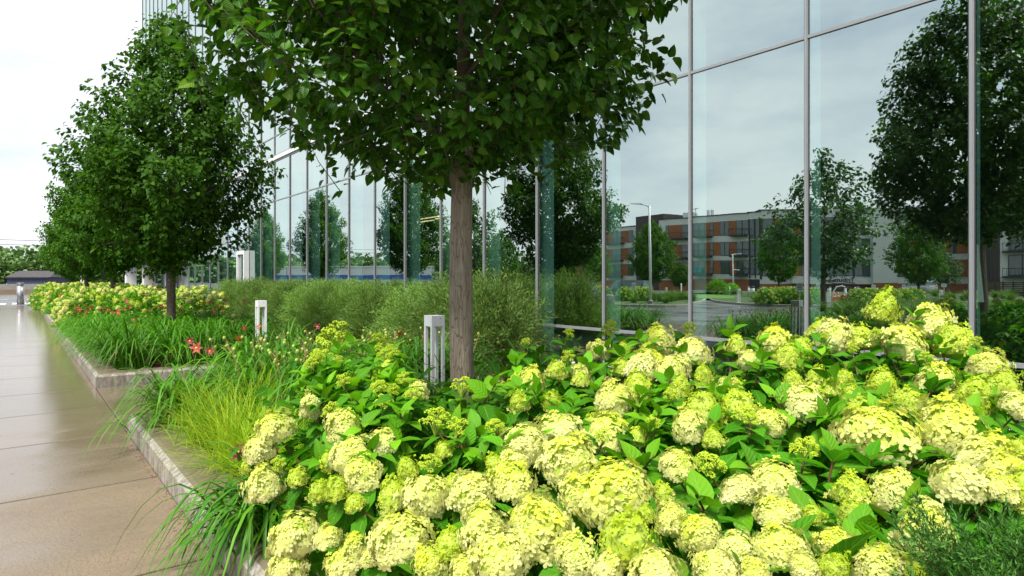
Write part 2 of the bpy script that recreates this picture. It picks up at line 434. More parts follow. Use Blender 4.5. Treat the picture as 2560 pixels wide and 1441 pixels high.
def brick(name, a, b):
    t = NT(name); x = t.node('TexBrick'); tcn = t.node('TexCoord'); m = t.node('Mapping'); m.inputs['Rotation'].default_value = (PI / 2, 0, 0)
    t.l.new(tcn.outputs['Object'], m.inputs[0]); t.l.new(m.outputs[0], x.inputs[0])
    t.set(x.inputs['Color1'], a); t.set(x.inputs['Color2'], b); t.set(x.inputs['Mortar'], (0.22, 0.16, 0.12)); x.inputs['Scale'].default_value = 4.0
    x.inputs['Mortar Size'].default_value = 0.012
    n = t.noise(t.objc(), 1.2, 4)
    return t.done(t.bsdf(t.mix(0.3, x.outputs[0], t.ramp(n, [(0.3, 0.12), (0.7, 0.3)]), 'SOFT_LIGHT'), 0.8))
M['brick'] = brick('orange_brick', (0.40, 0.155, 0.055), (0.33, 0.125, 0.045))
M['brick_dark'] = brick('dark_brick', (0.075, 0.06, 0.065), (0.055, 0.045, 0.05))
M['render'] = plain('white_render', (0.62, 0.64, 0.62), 0.7, 0, 0.05, 0.5)
M['frame_dark'] = plain('dark_frame', (0.03, 0.033, 0.036), 0.5)
def winglass(name, c, rough=0.05):
    t = NT(name); n = t.noise(t.objc(), 0.6, 2)
    return t.done(t.bsdf(t.mix(n, c, tuple(q * 1.8 for q in c)), rough, 0, None, 0.9))
M['win'] = winglass('window_glass', (0.05, 0.075, 0.075))
M['carglass'] = winglass('car_glass', (0.06, 0.10, 0.09))
def carpaint(name, c, metal=0.3):
    t = NT(name); return t.done(t.bsdf(t.mix(t.noise(t.objc(), 2, 2), c, tuple(q * 1.12 for q in c)), 0.3, metal, None, 0.5, **{'Coat Weight': 0.6}))
M['fence'] = plain('fence_wood', (0.10, 0.075, 0.055), 0.8, 0, 0.25, 2)
M['navy'] = plain('navy_cladding', (0.035, 0.045, 0.085), 0.6)
M['roofdark'] = plain('dark_shingle', (0.06, 0.055, 0.06), 0.85, 0, 0.2, 3)
def facade_glass(name, tint, fac0, wav):
    t = NT(name)
    lw = t.node('LayerWeight'); lw.inputs[0].default_value = 0.5
    f = t.math('ADD', fac0, t.math('MULTIPLY', t.math('POWER', lw.outputs['Facing'], 2.5), 0.30), clamp=True)
    oi = t.node('ObjectInfo')
    geo = t.node('NewGeometry'); mpn = t.node('Mapping'); mpn.inputs['Scale'].default_value = (1, 1.6, 0.45)
    add = t.node('VectorMath', operation='ADD'); t.l.new(geo.outputs['Position'], add.inputs[0])
    sc = t.node('VectorMath', operation='SCALE'); sc.inputs[0].default_value = (7, 11, 5); t.l.new(oi.outputs['Random'], sc.inputs['Scale'])
    t.l.new(sc.outputs[0], add.inputs[1]); t.l.new(add.outputs[0], mpn.inputs[0])
    h = t.noise(mpn.outputs[0], 0.9, 1, 0.4)
    b = t.bump(h, wav, 0.02)
    gl = t.node('BsdfGlossy'); t.set(gl.inputs['Color'], tint); gl.inputs['Roughness'].default_value = 0.0; t.l.new(b, gl.inputs['Normal'])
    tr = t.node('BsdfTransparent'); t.set(tr.inputs[0], (0.74, 0.92, 0.89))
    ms = t.node('MixShader'); t.set(ms.inputs[0], f); t.l.new(tr.outputs[0], ms.inputs[1]); t.l.new(gl.outputs[0], ms.inputs[2])
    return t.done(ms.outputs[0])
M['pane'] = facade_glass('facade_glass', (0.86, 1.0, 0.95), 0.58, 0.075)
M['spandrel'] = facade_glass('spandrel_glass', (0.55, 0.75, 0.78), 0.28, 0.05)
M['fin'] = plain('teal_glass_fin', (0.42, 0.76, 0.68), 0.25, 0, 0.08, 1)
M['floorint'] = plain('interior_floor', (0.10, 0.10, 0.10), 0.5)
def emit(name, c, s):
    t = NT(name); x = t.node('Emission'); t.set(x.inputs[0], c); x.inputs[1].default_value = s; return t.done(x.outputs[0])
M['lamp'] = emit('warm_lamp', (1.0, 0.80, 0.40), 1.0)

# ------------------------------------------------------------------ templates
def leaf_tpl(width=0.6, segs=4, fold=0.12, curl=0.25, prof=None, wave=0.0):
    """leaf of length 1 along +y, z up; 3 columns; closed at base and tip"""
    prof = prof or (lambda t: math.sin(PI * t ** 0.75) ** 0.8)
    v = [(0, 0, 0)]; uv = [(0.5, 0)]
    for i in range(1, segs):
        t = i / segs; w = width * 0.5 * prof(t); zc = -curl * t * t
        zz = wave * (1 if i % 2 else -1)
        v += [(-w, t, zc + fold * w * 2 + zz), (0, t, zc), (w, t, zc + fold * w * 2 - zz)]
        uv += [(0, t), (0.5, t), (1, t)]
    v.append((0, 1, -curl)); uv.append((0.5, 1)); last = len(v) - 1
    f3 = [(0, 2, 1), (0, 3, 2)]; f4 = []
    for i in range(segs - 2):
        a = 1 + 3 * i
        f4 += [(a, a + 1, a + 4, a + 3), (a + 1, a + 2, a + 5, a + 4)]
    a = 1 + 3 * (segs - 2)
    f3 += [(a, a + 1, last), (a + 1, a + 2, last)]
    F = [np.array(f3)]
    if f4: F.append(np.array(f4))
    return np.array(v, float), F, np.array(uv, float)
def flat_tpl(width=0.2):
    """two folded triangles pairs: cheap lance leaf"""
    v = [(0, 0, 0), (-width / 2, 0.4, 0.04), (0, 1, -0.05), (width / 2, 0.4, 0.04)]
    return np.array(v, float), [np.array([(0, 3, 2), (0, 2, 1)])], np.array([(0.5, 0), (0, 0.4), (0.5, 1), (1, 0.4)], float)
PEAR = leaf_tpl(0.72, 5, 0.16, 0.16, lambda t: math.sin(PI * t ** 0.62) ** 0.75)
PEAR_S = leaf_tpl(0.74, 3, 0.15, 0.2, lambda t: 1.0 if t < 0.5 else 0.72)
HYD = [leaf_tpl(w, 6, f, c, lambda t: math.sin(PI * t ** 0.78) ** 0.85, 0.008) for w, f, c in ((0.56, 0.16, 0.30), (0.50, 0.24, 0.42), (0.60, 0.10, 0.22))]
HYD_S = leaf_tpl(0.56, 3, 0.15, 0.3, lambda t: 1.0 if t < 0.5 else 0.75)
LANCE = flat_tpl(0.17)

def rand_dirs(n, r=rng):
    d = r.normal(size=(n, 3)); return d / np.linalg.norm(d, axis=1, keepdims=True)

def bezier(a, b, c, n):
    t = np.linspace(0, 1, n)[:, None]
    return (1 - t) ** 2 * np.array(a) + 2 * t * (1 - t) * np.array(b) + t * t * np.array(c)
def blade(a, b, c, w0, n=7, fold=0.3, side=None, droop=None):
    """strap blade along a bezier: V folded strip of n rings, pointed end"""
    p = bezier(a, b, c, n)
    tg = np.gradient(p, axis=0); tg /= np.linalg.norm(tg, axis=1, keepdims=True) + 1e-9
    s = np.cross(tg, np.array([[0, 0, 1.0]])); ns = np.linalg.norm(s, axis=1, keepdims=True)
    s = np.where(ns < 0.05, np.array([[1.0, 0, 0]]), s / (ns + 1e-9))
    up = np.cross(s, tg)
    t = np.linspace(0, 1, n)
    w = (w0 * np.clip(np.minimum(0.55 + t * 2, 1.0) * (1 - t ** 3.0), 0.02, 1))[:, None] / 2
    L = p - s * w + up * w * fold; Rr = p + s * w + up * w * fold
    v = np.stack([L, p, Rr], 1).reshape(-1, 3)
    i = np.arange(n - 1)[:, None] * 3
    f = np.concatenate([i + np.array([[0, 1, 4, 3]]), i + np.array([[1, 2, 5, 4]])])
    uv = np.stack([np.tile([0, .5, 1], n), np.repeat(t, 3)], 1)
    return v, [f], uv

# ================================================================== SETTING
# ground: level under the beds and walk, falling a little towards the car park on the far side
xs = [-420, -60, -7, -2.75, 0, 7, 60, 420]
zs = [-0.45, -0.45, -0.45, -0.10, -0.06, -0.06, -0.06, -0.06]
ys = [-420, -60, 0, 42, 120, 420]
vv = [(x, y, z) for y in ys for x, z in zip(xs, zs)]
nx_ = len(xs)
ff = [(j * nx_ + i, j * nx_ + i + 1, (j + 1) * nx_ + i + 1, (j + 1) * nx_ + i) for j in range(len(ys) - 1) for i in range(nx_ - 1)]
tag(MB().add(vv, ff).obj('ground', M['asphalt']), kind='structure')

# sidewalk: a dark bedding sheet and the slabs cast on it, joints open between them
KX = 0.78
tag(MB().add([(-2.7, -8, -0.012), (KX + 0.3, -8, -0.012), (KX + 0.3, 43, -0.012), (-2.7, 43, -0.012)], [(0, 1, 2, 3)]).obj('sidewalk', M['joint']), kind='structure')
walk = bpy.data.objects['sidewalk']
jy = [-6.5, -4.85, -3.2, -1.55, 0.09, 1.74, 3.40, 5.03, 6.64, 8.12, 9.62] + [9.62 + 1.64 * k for k in range(1, 21)]
for a, b in zip(jy[:-1], jy[1:]):
    gp = 0.010
    m = MB().box(-2.68, KX - 0.006, a + gp, b - gp, -0.06, 0.0)
    m.obj('slab', M['walk'], walk, bevel=0.004)
for a, b in ((6.66, 8.12), (8.12, 9.62)):
    for x0, x1 in ((KX + 0.004, 2.5), (2.51, 4.19)):
        MB().box(x0, x1, a + .004, b - .004, -0.06, 0.0).obj('slab', M['walk'], walk, bevel=0.004)
# path along the shrubs
pth = MB().add([(4.2, -6, -0.015), (5.3, -6, -0.015), (5.3, 43, -0.015), (4.2, 43, -0.015)], [(0, 1, 2, 3)]).obj('path', M['joint'])
tag(pth, kind='structure')
py_ = -6.0
while py_ < 42:
    MB().box(4.205, 5.26, py_ + .005, py_ + 1.64, -0.06, 0.0).obj('slab', M['path'], pth); py_ += 1.645

def sweep_kerb(name, path, prof):
    """profile (offset to the inside, z) swept along a plan polyline with mitred corners; inside is to the right"""
    n = len(path); m = MB(); v = []
    for i, p in enumerate(path):
        p = Vector((*p, 0))
        d0 = (p - Vector((*path[i - 1], 0))).normalized() if i else None
        d1 = (Vector((*path[i + 1], 0)) - p).normalized() if i < n - 1 else None
        d0 = d0 or d1; d1 = d1 or d0
        n0 = Vector((d0.y, -d0.x, 0)); n1 = Vector((d1.y, -d1.x, 0))
        mt = (n0 + n1).normalized(); k = 1 / max(0.3, mt.dot(n0))
        for o, z in prof: v.append(p + mt * (o * k) + Vector((0, 0, z)))
    q = len(prof); f = []
    for i in range(n - 1):
        for j in range(q):
            j2 = (j + 1) % q
            f.append((i * q + j, i * q + j2, (i + 1) * q + j2, (i + 1) * q + j))
    f.append(tuple(reversed(range(q)))); f.append(tuple((n - 1) * q + j for j in range(q)))
    o = m.add(v, f).obj(name, M['kerb']); return tag(o, kind='structure')
PROF = [(0, -0.05), (0, 0.135), (0.035, 0.165), (0.062, 0.172), (0.27, 0.172), (0.275, 0.165), (0.275, -0.05)]
def dense(a, b, step=0.5):
    n = max(1, int(math.hypot(b[0] - a[0], b[1] - a[1]) / step))
    return [(a[0] + (b[0] - a[0]) * i / n, a[1] + (b[1] - a[1]) * i / n) for i in range(n)]
sweep_kerb('kerb', [(KX, -7), (KX, 6.66), (4.2, 6.66), (4.2, -7)], PROF)
sweep_kerb('kerb', [(4.2, 9.63), (KX, 9.63), (KX, 42.0), (4.2, 42.0), (4.2, 9.70)], PROF)
def mulch_sheet(x0, x1, y0, y1, z):
    nx, ny = max(2, int((x1 - x0) / 0.25)), max(2, int((y1 - y0) / 0.25))
    X, Y = np.meshgrid(np.linspace(x0, x1, nx), np.linspace(y0, y1, ny))
    Z = z + rng.normal(0, 0.012, X.shape)
    i = np.arange((nx * ny)).reshape(ny, nx)
    f = np.stack([i[:-1, :-1], i[:-1, 1:], i[1:, 1:], i[1:, :-1]], -1).reshape(-1, 4)
    o = inst('mulch_bed', build_mesh('mulch_bed', np.stack([X, Y, Z], -1).reshape(-1, 3), [f], M['mulch'], smooth=True)); tag(o, kind='structure')
mulch_sheet(KX + .27, 3.93, -6.8, 6.39, 0.13)
mulch_sheet(KX + .27, 3.93, 9.9, 41.7, 0.13)
mulch_sheet(5.30, 6.86, -6, 42, 0.0)
# loose bark chips where the mulch shows
nchip = 5200
cx = np.concatenate([rng.uniform(5.3, 6.7, 3000), rng.uniform(1.04, 1.6, 1400), rng.uniform(1.1, 3.9, 800)])
cyy = np.concatenate([rng.uniform(0.5, 14, 3000), rng.uniform(2.2, 6.3, 1400), rng.uniform(9.9, 13, 800)])
cz = np.where(cx > 5, 0.02, 0.155)
T = np.stack([cx, cyy, cz], 1); d = rand_dirs(nchip); d[:, 2] *= 0.3
chip = (np.array([(-.2, 0, 0), (.2, 0.05, 0), (.16, 1, .03), (-.14, .95, 0)], float), [np.array([(0, 1, 2, 3)])], np.array([(0, 0), (1, 0), (1, 1), (0, 1)], float))
v, F, uv = scatter(chip, T, frames(d, np.tile([[0, 0, 1.0]], (nchip, 1)) + rng.normal(0, .3, (nchip, 3))), rng.uniform(0.02, 0.06, nchip))
o = inst('bark_mulch_chips', build_mesh('bark_mulch_chips', v, F, M['chip'], uv=uv)); tag(o, 'loose red brown bark chips on the planting beds', 'mulch', kind='stuff')
# crumbs of soil and dead leaf washed against the kerb foot
nd = 900
T = np.stack([KX - np.abs(rng.normal(0, 0.035, nd)) - 0.004, np.where(rng.random(nd) < 0.5, rng.uniform(1.5, 6.8, nd), rng.uniform(9.6, 22, nd)), np.full(nd, 0.004)], 1)
v, F, uv = scatter(chip, T, frames(rand_dirs(nd) * np.array([1, 1, .2]), np.tile([[0, 0, 1.0]], (nd, 1))), rng.uniform(0.006, 0.022, nd))
o = inst('kerb_litter', build_mesh('kerb_litter', v, F, M['chip'], uv=uv)); tag(o, 'dark crumbs of soil and leaf litter along the kerb foot', 'litter', kind='stuff')

nd = 260
T = np.stack([rng.uniform(-2.4, .7, nd), rng.uniform(1.2, 22, nd), np.full(nd, .004)], 1)
v, F, uv = scatter(chip, T, frames(rand_dirs(nd) * np.array([1, 1, .1]), np.tile([[0, 0, 1.0]], (nd, 1))), rng.uniform(.006, .02, nd))
o = inst('walk_litter', build_mesh('walk_litter', v, F, M['chip'], uv=uv)); tag(o, 'small bits of bark and leaf scattered over the wet walk', 'litter', kind='stuff')

# ================================================================== GLASS BUILDING
bld = empty('glass_building', (FAC, 24, 0), 0, 'long mirror glass office building with slim aluminium mullions', 'building')
OFF = Vector((-FAC, -24, 0))
def bpart(m, name, mt, parent=bld, **k):
    o = m.obj(name, mt, parent, **k)
    if parent is bld: o.location = OFF
    return o
SP = 1.535
yk = [1.84 + SP * k for k in range(-4, 33)]
YEND = yk[-1]
rows = [(0.66, 4.11), (4.11, 5.46), (5.66, 6.33), (6.33, 11.5), (11.5, 16.7), (16.7, 21.9), (21.9, 26.0)]
pane_mesh = {}
for r, (z0, z1) in enumerate([(0.10, 0.63)] + rows):
    hgt = z1 - z0
    vq = [(0, -SP / 2, -hgt / 2), (0, SP / 2, -hgt / 2), (0, SP / 2, hgt / 2), (0, -SP / 2, hgt / 2)]
    pane_mesh[r] = build_mesh('glass_pane', vq, [np.array([(3, 2, 1, 0)])], M['spandrel'] if r == 0 else M['pane'])
    for a, b in zip(yk[:-1], yk[1:]):
        o = inst('glass_pane', pane_mesh[r], bld)
        o.location = OFF + Vector((FAC, (a + b) / 2, (z0 + z1) / 2))
        o.rotation_euler = (0, rng.normal(0, 0.0009), rng.normal(0, 0.0012))
mul = MB().box(-0.032, 0.02, -0.013, 0.013, 0, 26).box(-0.018, 0.06, -0.021, 0.021, 0.001, 25.999)
mm_ = mul.mesh('mullion', M['alu'])
gk_ = MB().box(-0.007, 0.03, -0.029, -0.0215, 0.1, 25.9).box(-0.007, 0.03, 0.0215, 0.029, 0.1, 25.9).mesh('gasket', M['rubber'])
fin_m = MB().box(0.09, 0.42, 0.010, 0.022, 0.1, 5.4).mesh('glass_fin', M['fin'])
for y in yk:
    o = inst('mullion', mm_, bld); o.location = OFF + Vector((FAC, y, 0))
    g_ = inst('gasket', gk_, bld); g_.location = o.location
    if y < 40:
        o = inst('glass_fin', fin_m, bld); o.location = OFF + Vector((FAC, y + 0.035, 0))
for z, h in ((0.645, 0.042), (4.11, 0.034), (6.33, 0.036), (11.5, .05), (16.7, .05), (21.9, .22)):
    bpart(MB().box(FAC - 0.022, FAC + 0.05, yk[0], YEND, z - h / 2, z + h / 2), 'transom', M['alu'])
bpart(MB().box(FAC - 0.06, FAC + 0.05, yk[0], YEND, 5.50, 5.62), 'fascia_band', M['white_old'])
bpart(MB().box(FAC - 0.02, FAC + 0.05, yk[0], YEND, 5.44, 5.499), 'transom', M['alu'])
bpart(MB().box(FAC - 0.02, FAC + 0.05, yk[0], YEND, 5.621, 5.68), 'transom', M['alu'])
bpart(MB().box(FAC - 0.11, FAC + 0.06, yk[0], YEND, 0.0, 0.095), 'base_sill', M['white_old'], bevel=0.005)
bpart(MB().box(FAC + .3, FAC + 8, yk[0], YEND, -0.3, 0.0), 'floor', M['floorint'])
bpart(MB().box(FAC + 7.7, FAC + 8, yk[0], YEND, 0.001, 26), 'inner_wall', M['dark'])
for z in (5.47, 11.4, 16.6, 21.8):
    bpart(MB().box(FAC + .12, FAC + 7.69, yk[0], YEND, z, z + 0.2), 'floor_slab', M['dark'])
bpart(MB().box(FAC + 0.07, FAC + 8, yk[0], YEND, 26.01, 26.3), 'roof', M['dark'])
bpart(MB().box(FAC + 0.07, FAC + 8, yk[0] - .3, yk[0] - .03, 0, 26), 'end_wall', M['white_old'])
bpart(MB().box(FAC + 0.07, FAC + 8, YEND + .03, YEND + .3, 0, 26), 'end_wall', M['white_old'])
# warm strip lights in the lobby
for (px, py, L) in ((1085, 545, 1.6), (1060, 556, 1.0), (1100, 548, 1.2)):
    p = P(px, py, 17.5)
    o = empty('pendant_light', p, 0, 'slim warm linear lamp hanging inside the lobby glass', 'ceiling lamp', 'lobby strip lamps')
    MB().box(-.03, .03, -L / 2, L / 2, .012, .03).obj('tube', M['lamp'], o)
    MB().box(-.05, .05, -L / 2 - .02, L / 2 + .02, .031, .07).obj('housing', M['black'], o)
    MB().box(-.006, .006, -.006, .006, .07, 5.40 - p.z).obj('cord', M['black'], o)
# white framed entrance door box that stands out of the facade
door = empty('entrance_door', (6.74, 25.33, 0), 0, 'white framed entrance door standing proud of the far facade', 'door')
fr = MB()
fr.box(-.04, .15, -.52, -.40, 0, 2.52).box(-.04, .15, .40, .52, 0, 2.52).box(-.04, .15, -.40, .40, 2.38, 2.52)
fr.obj('frame', M['white'], door)
MB().box(.04, .05, -.40, .40, 0.02, 2.38).obj('door_leaf', M['pane'], door)
MB().tube([(-.02, .32, .9), (-.02, .32, 1.3)], .012).obj('handle', M['steel'], door)
# strip hanging inside on the fin near the right edge
p0 = P(2446, 612, 5.95); p1 = P(2460, 756, 5.95)
ws = MB().obox((p0.x, p0.y, p0.z), (0.0, 0.085, 0.0), (0.008, 0, 0.0), (p1.x - p0.x, p1.y - p0.y, p1.z - p0.z))
tag(ws.obj('plastic_strip', M['white_old']), 'white plastic strip hanging slanted behind the glass beside a mullion', 'strip')
# yellow duct inside near the far door
p = P(613, 583, 30)
tag(MB().box(p.x, p.x + .5, p.y - .6, p.y + 1.2, p.z - .15, p.z + .1).obj('duct', M['yellow'], bevel=.02), 'yellow duct high behind the glass above the entrance box', 'duct')

# two white pillars and canopy of the far entrance
can = empty('entrance_canopy', (5.9, 45, 0), 0, 'white entrance canopy on broad square pillars beyond the far trees', 'canopy')
for px, d in ((327, 41.0), (372, 36.5)):
    q = P(px, 700, d)
    MB().box(q.x - .3 - 5.9, q.x + .3 - 5.9, q.y - .3 - 45, q.y + .3 - 45, 0, 3.4).obj('pillar', M['white'], can, bevel=.01)
MB().box(-1.3, 0.9, -8, 6, 3.401, 3.75).obj('roof', M['white'], can)

# ================================================================== FAR END OF THE WALK (direct view)
rd = tag(MB().add([(-60, 42.6, -.04), (40, 42.6, -.04), (40, 78, -.04), (-60, 78, -.04)], [(0, 1, 2, 3)]).obj('road', M['asphalt']), kind='structure')
mk = MB()
for k in range(26):
    x = -9 + k * 0.62
    mk.add([(x, 46.6, -.034), (x + .34, 46.6, -.034), (x + .34, 49.3, -.034), (x, 49.3, -.034)], [(0, 1, 2, 3)])
tag(mk.obj('road_marking', M['white']), kind='structure')
for k in range(6):
    tag(MB().add([(-7 + k * 2.6, 57, -.034), (-5.8 + k * 2.6, 57, -.034), (-5.8 + k * 2.6, 57.5, -.034), (-7 + k * 2.6, 57.5, -.034)], [(0, 1, 2, 3)]).obj('road_marking', M['white']), kind='structure')
# trench drain near the end of the walk
dr = empty('trench_drain', (-0.6, 38.4, 0.003), 0, 'slotted drain grate across the far end of the wet walk', 'drain')
for k in range(18): MB().box(-1.2 + k * .12, -1.14 + k * .12, -.12, .12, 0, .004).obj('slot', M['rubber'], dr)
# low wall
lw_ = empty('low_wall', (0, 79, 0), 0, 'low pale concrete wall with brown base beyond the road', 'wall')
MB().box(-70, 9, 0, .4, .42, .98).obj('wall_body', M['concrete'], lw_)
MB().box(-70, 9, -.03, .43, -.06, .419).obj('wall_base', plain('brown_stone', (0.26, 0.19, 0.12), .8, 0, .2, 1), lw_)
# steel bollard
q = P(51, 762, 35)
sb = empty('steel_bollard', (q.x, q.y, 0), 0, 'round brushed steel bollard at the far end of the walk', 'bollard')
MB().lathe([(.165, 0), (.165, 1.06)], 24).obj('post', M['steel'], sb, True)
MB().lathe([(.15, 1.061), (.15, 1.10)], 24).obj('light_ring', M['black'], sb)
MB().lathe([(.17, 1.101), (.17, 1.22), (.14, 1.235)], 24).obj('cap', M['steel'], sb)
# navy shed with a dark roof
a, b = P(17, 700, 84), P(124, 700, 84)
sh = empty('navy_shed', ((a.x + b.x) / 2, (a.y + b.y) / 2, 0), math.atan2(b.y - a.y, b.x - a.x), 'long navy shed with shallow dark shingle roof behind the low wall', 'shed')
L = (b - a).length
for k in range(12): MB().box(-L / 2 + k * L / 12 + .012, -L / 2 + (k + 1) * L / 12 - .012, 0, 4, -.1, 1.75).obj('wall_panel', M['navy'], sh)
MB().add([(-L / 2 - .1, -.25, 1.76), (L / 2 + .25, -.25, 1.76), (L / 2 - .5, 2, 2.65), (-L / 2 + .1, 2, 2.65), (-L / 2 - .1, 4.2, 1.76), (L / 2 + .25, 4.2, 1.76)],
         [(0, 1, 2, 3), (3, 2, 5, 4), (0, 3, 4), (1, 5, 2), (0, 4, 5, 1)]).obj('roof', M['roofdark'], sh)
MB().box(-L / 2 - .1, L / 2 + .1, -.29, -.26, 1.6, 1.74).obj('gutter', M['black'], sh)
for px, py0, w, lab in ((213, 676, .30, 'slim white pole behind the far tree trunk'), (203, 681, .12, 'thin grey pole left of the white pole')):
    q = P(px, 700, 60)
    tag(MB().tube([(0, 0, 0), (0, 0, 1.4 + (700 - py0) * 60 / FPX)], w / 2, 10).obj('pole', M['white_old']), lab, 'pole').location = (q.x, q.y, 0)
# overhead cables strung across the wood
cb = MB()
for k, (z, sag) in enumerate(((7.8, .5), (7.2, .6))):
    cb.tube([(-60 + 9 * i, 118, z - sag * math.sin(PI * i / 14)) for i in range(15)], .035, 4)
tag(cb.obj('overhead_cable', M['black']), 'pair of thin overhead cables strung in front of the wood', 'cable')

# ================================================================== TREES
def crown_leaves(prof, ntwig, per, leaf, r, lobes=0.14, tw_len=(0.30, 0.55), core=0.30):
    """twigs that spring outward and up through a crown of revolution, leaves hanging along them"""
    zs_, rs_ = np.array(prof).T
    zz = np.linspace(zs_[0], zs_[-1], 200); rr = np.interp(zz, zs_, rs_)
    pr = rr ** 1.3 + 0.02; pr /= pr.sum()
    z = r.choice(zz, ntwig, p=pr); ph = r.uniform(0, 2 * PI, ntwig)
    R0 = np.interp(z, zs_, rs_)
    p1, p2, p3 = r.uniform(0, 6.28, 3)
    R0 = R0 * (1 + lobes * np.sin(3 * ph + 2.2 * z + p1) + lobes * .7 * np.sin(5 * ph - 3.1 * z + p2) + lobes * .5 * np.sin(2 * ph + 5 * z + p3))
    q = core + (1 - core) * r.random(ntwig) ** 0.45
    tip = np.stack([R0 * q * np.cos(ph), R0 * q * np.sin(ph), z], 1)
    out = np.stack([np.cos(ph), np.sin(ph), np.zeros(ntwig)], 1)
    d = out * 0.75 + np.array([[0, 0, 0.55]]) + r.normal(0, .28, (ntwig, 3)); d /= np.linalg.norm(d, axis=1, keepdims=True)
    ln = r.uniform(*tw_len, ntwig)
    base = tip - d * ln[:, None] * 0.85
    t = np.tile((np.arange(per) + .5) / per, (ntwig, 1)) + r.normal(0, .03, (ntwig, per))
    pos = base[:, None, :] + d[:, None, :] * (t * ln[:, None])[..., None] + r.normal(0, leaf * .22, (ntwig, per, 3))
    side = r.normal(size=(ntwig, per, 3)); side -= d[:, None, :] * (side * d[:, None, :]).sum(-1, keepdims=True)
    side /= np.linalg.norm(side, axis=-1, keepdims=True)
    pos = pos + side * leaf * 0.45
    ld = side * 0.8 + d[:, None, :] * 0.35 + np.array([0, 0, -0.55]) + r.normal(0, .25, (ntwig, per, 3))
    pos = pos.reshape(-1, 3); ld = ld.reshape(-1, 3)
    up = np.array([[0, 0, 1.0]]) + r.normal(0, .45, (len(pos), 3)) + np.repeat(out, per, 0) * 0.35
    S = leaf * r.uniform(.62, 1.2, len(pos))
    return pos, frames(ld, up), S, (base, tip)
def twig_mesh(tw, name, m, rad=0.004, every=1):
    b, t = tw; mb = MB()
    for i in range(0, len(b), every): mb.tube([b[i], (b[i] + t[i]) / 2 + rng.normal(0, .01, 3), t[i]], [rad, rad * .7, rad * .3], 3, cap=False)
    return mb.mesh(name, m)
def trunk_mesh(h, r0, r1, lean=(0, 0), n=14, seed=0, sides=14, ridge=0.0):
    q = np.random.default_rng(seed); mb = MB(); pts = []; rad = []
    for i in range(n):
        t = i / (n - 1)
        pts.append((lean[0] * t + .012 * math.sin(5 * t + seed), lean[1] * t + .010 * math.cos(4 * t + seed), h * t))
        rad.append(r0 + (r1 - r0) * t + 0.45 * r0 * math.exp(-t * h / 0.09) * .6 + (0.20 * r1 if t > .9 else 0))
    mb.tube(pts, rad, sides)
    if ridge:
        for i in range(n):
            c = Vector(pts[i])
            for k in range(sides):
                j = i * sides + k; d_ = Vector(mb.v[j]) - c; a_ = 2 * PI * k / sides
                e_ = mnoise.noise(Vector((math.cos(a_) * 4.5, math.sin(a_) * 4.5, c.z * 2.2))) + .6 * mnoise.noise(Vector((math.cos(a_) * 9, math.sin(a_) * 9, c.z * 6 + 5))) + .5 * mnoise.noise(Vector((math.cos(a_) * 1.2, math.sin(a_) * 1.2, c.z * 1.5 + 9)))
                mb.v[j] = tuple(c + d_ * (1 + ridge * e_))
    return mb, pts[-1]
def limb_mesh(top, ztop, prof, n, r, rad):
    mb = MB(); zs_, rs_ = np.array(prof).T
    mb.tube([top, (top[0] + .03, top[1] - .02, (top[2] + ztop) / 2), (top[0], top[1] + .03, ztop * .97)], [rad, rad * .6, rad * .12], 8)
    for k in range(n):
        a = 2 * PI * k / n + r.uniform(-.4, .4); z1 = r.uniform(top[2] + .25, ztop * .72) if k > n // 2 else r.uniform(top[2] + .05, top[2] + 0.75)
        z0 = max(top[2] - .10, z1 - r.uniform(.5, 1.2)) if k > n // 2 else top[2] - r.uniform(0, .12)
        R_ = np.interp(z1, zs_, rs_) * r.uniform(.65, .92)
        s = Vector((top[0] + .02 * math.cos(a), top[1] + .02 * math.sin(a), z0)); e_ = Vector((R_ * math.cos(a), R_ * math.sin(a), z1 + .2))
        m_ = s.lerp(e_, .45) + Vector((0, 0, -.06 + .1 * r.random()))
        p = bezier(s, m_, e_, 7) + np.concatenate([np.zeros((1, 3)), r.normal(0, .018, (6, 3))])
        r1 = rad * r.uniform(.32, .5)
        mb.tube(list(map(tuple, p)), list(np.linspace(r1, r1 * .2, 7)), 6)
        for j in (3, 4, 5):
            dd = Vector(r.normal(size=3)) * .3 + Vector((math.cos(a), math.sin(a), .4)) * .3
            mb.tube([tuple(p[j]), tuple(Vector(p[j]) + dd * .5 + Vector((0, 0, .03))), tuple(Vector(p[j]) + dd)], [r1 * .35, r1 * .25, r1 * .1], 5)
    return mb

leaf_me = [build_mesh('leaf', PEAR[0], PEAR[1], M['pear'], uv=PEAR[2], smooth=True)]
# --- the tree in front
TX, TY = 2.02, 3.00
PROF1 = [(2.16, .25), (2.24, .78), (2.38, 1.10), (2.6, 1.27), (2.8, 1.34), (3.0, 1.44), (3.4, 1.55), (3.9, 1.48), (4.6, 1.25), (5.3, .9), (5.9, .45), (6.25, .1)]
t1 = empty('pear_tree', (TX, TY, 0.13), 0, 'slim pear tree with grey ridged trunk rising behind the near hydrangeas', 'tree', 'pear trees planted along the beds')
tb, top = trunk_mesh(2.04, .074, .060, (.0, 0.01), n=64, seed=2, sides=30, ridge=.085)
tb.obj('trunk', M['bark'], t1, True)
limb_mesh(top, 5.9, PROF1, 13, rng, .045).obj('limb', M['bark_dark'], t1, True)
r1 = np.random.default_rng(21)
zoff = np.array([[.085, -.07, .13]])
pos, Rm, S, tw = crown_leaves(PROF1, 1250, 32, .071, r1, .11)
pos = pos - zoff; tw = (tw[0] - zoff, tw[1] - zoff)
wp = pos + np.array([[TX, TY, .13]])   # crown leans a little away from the glass
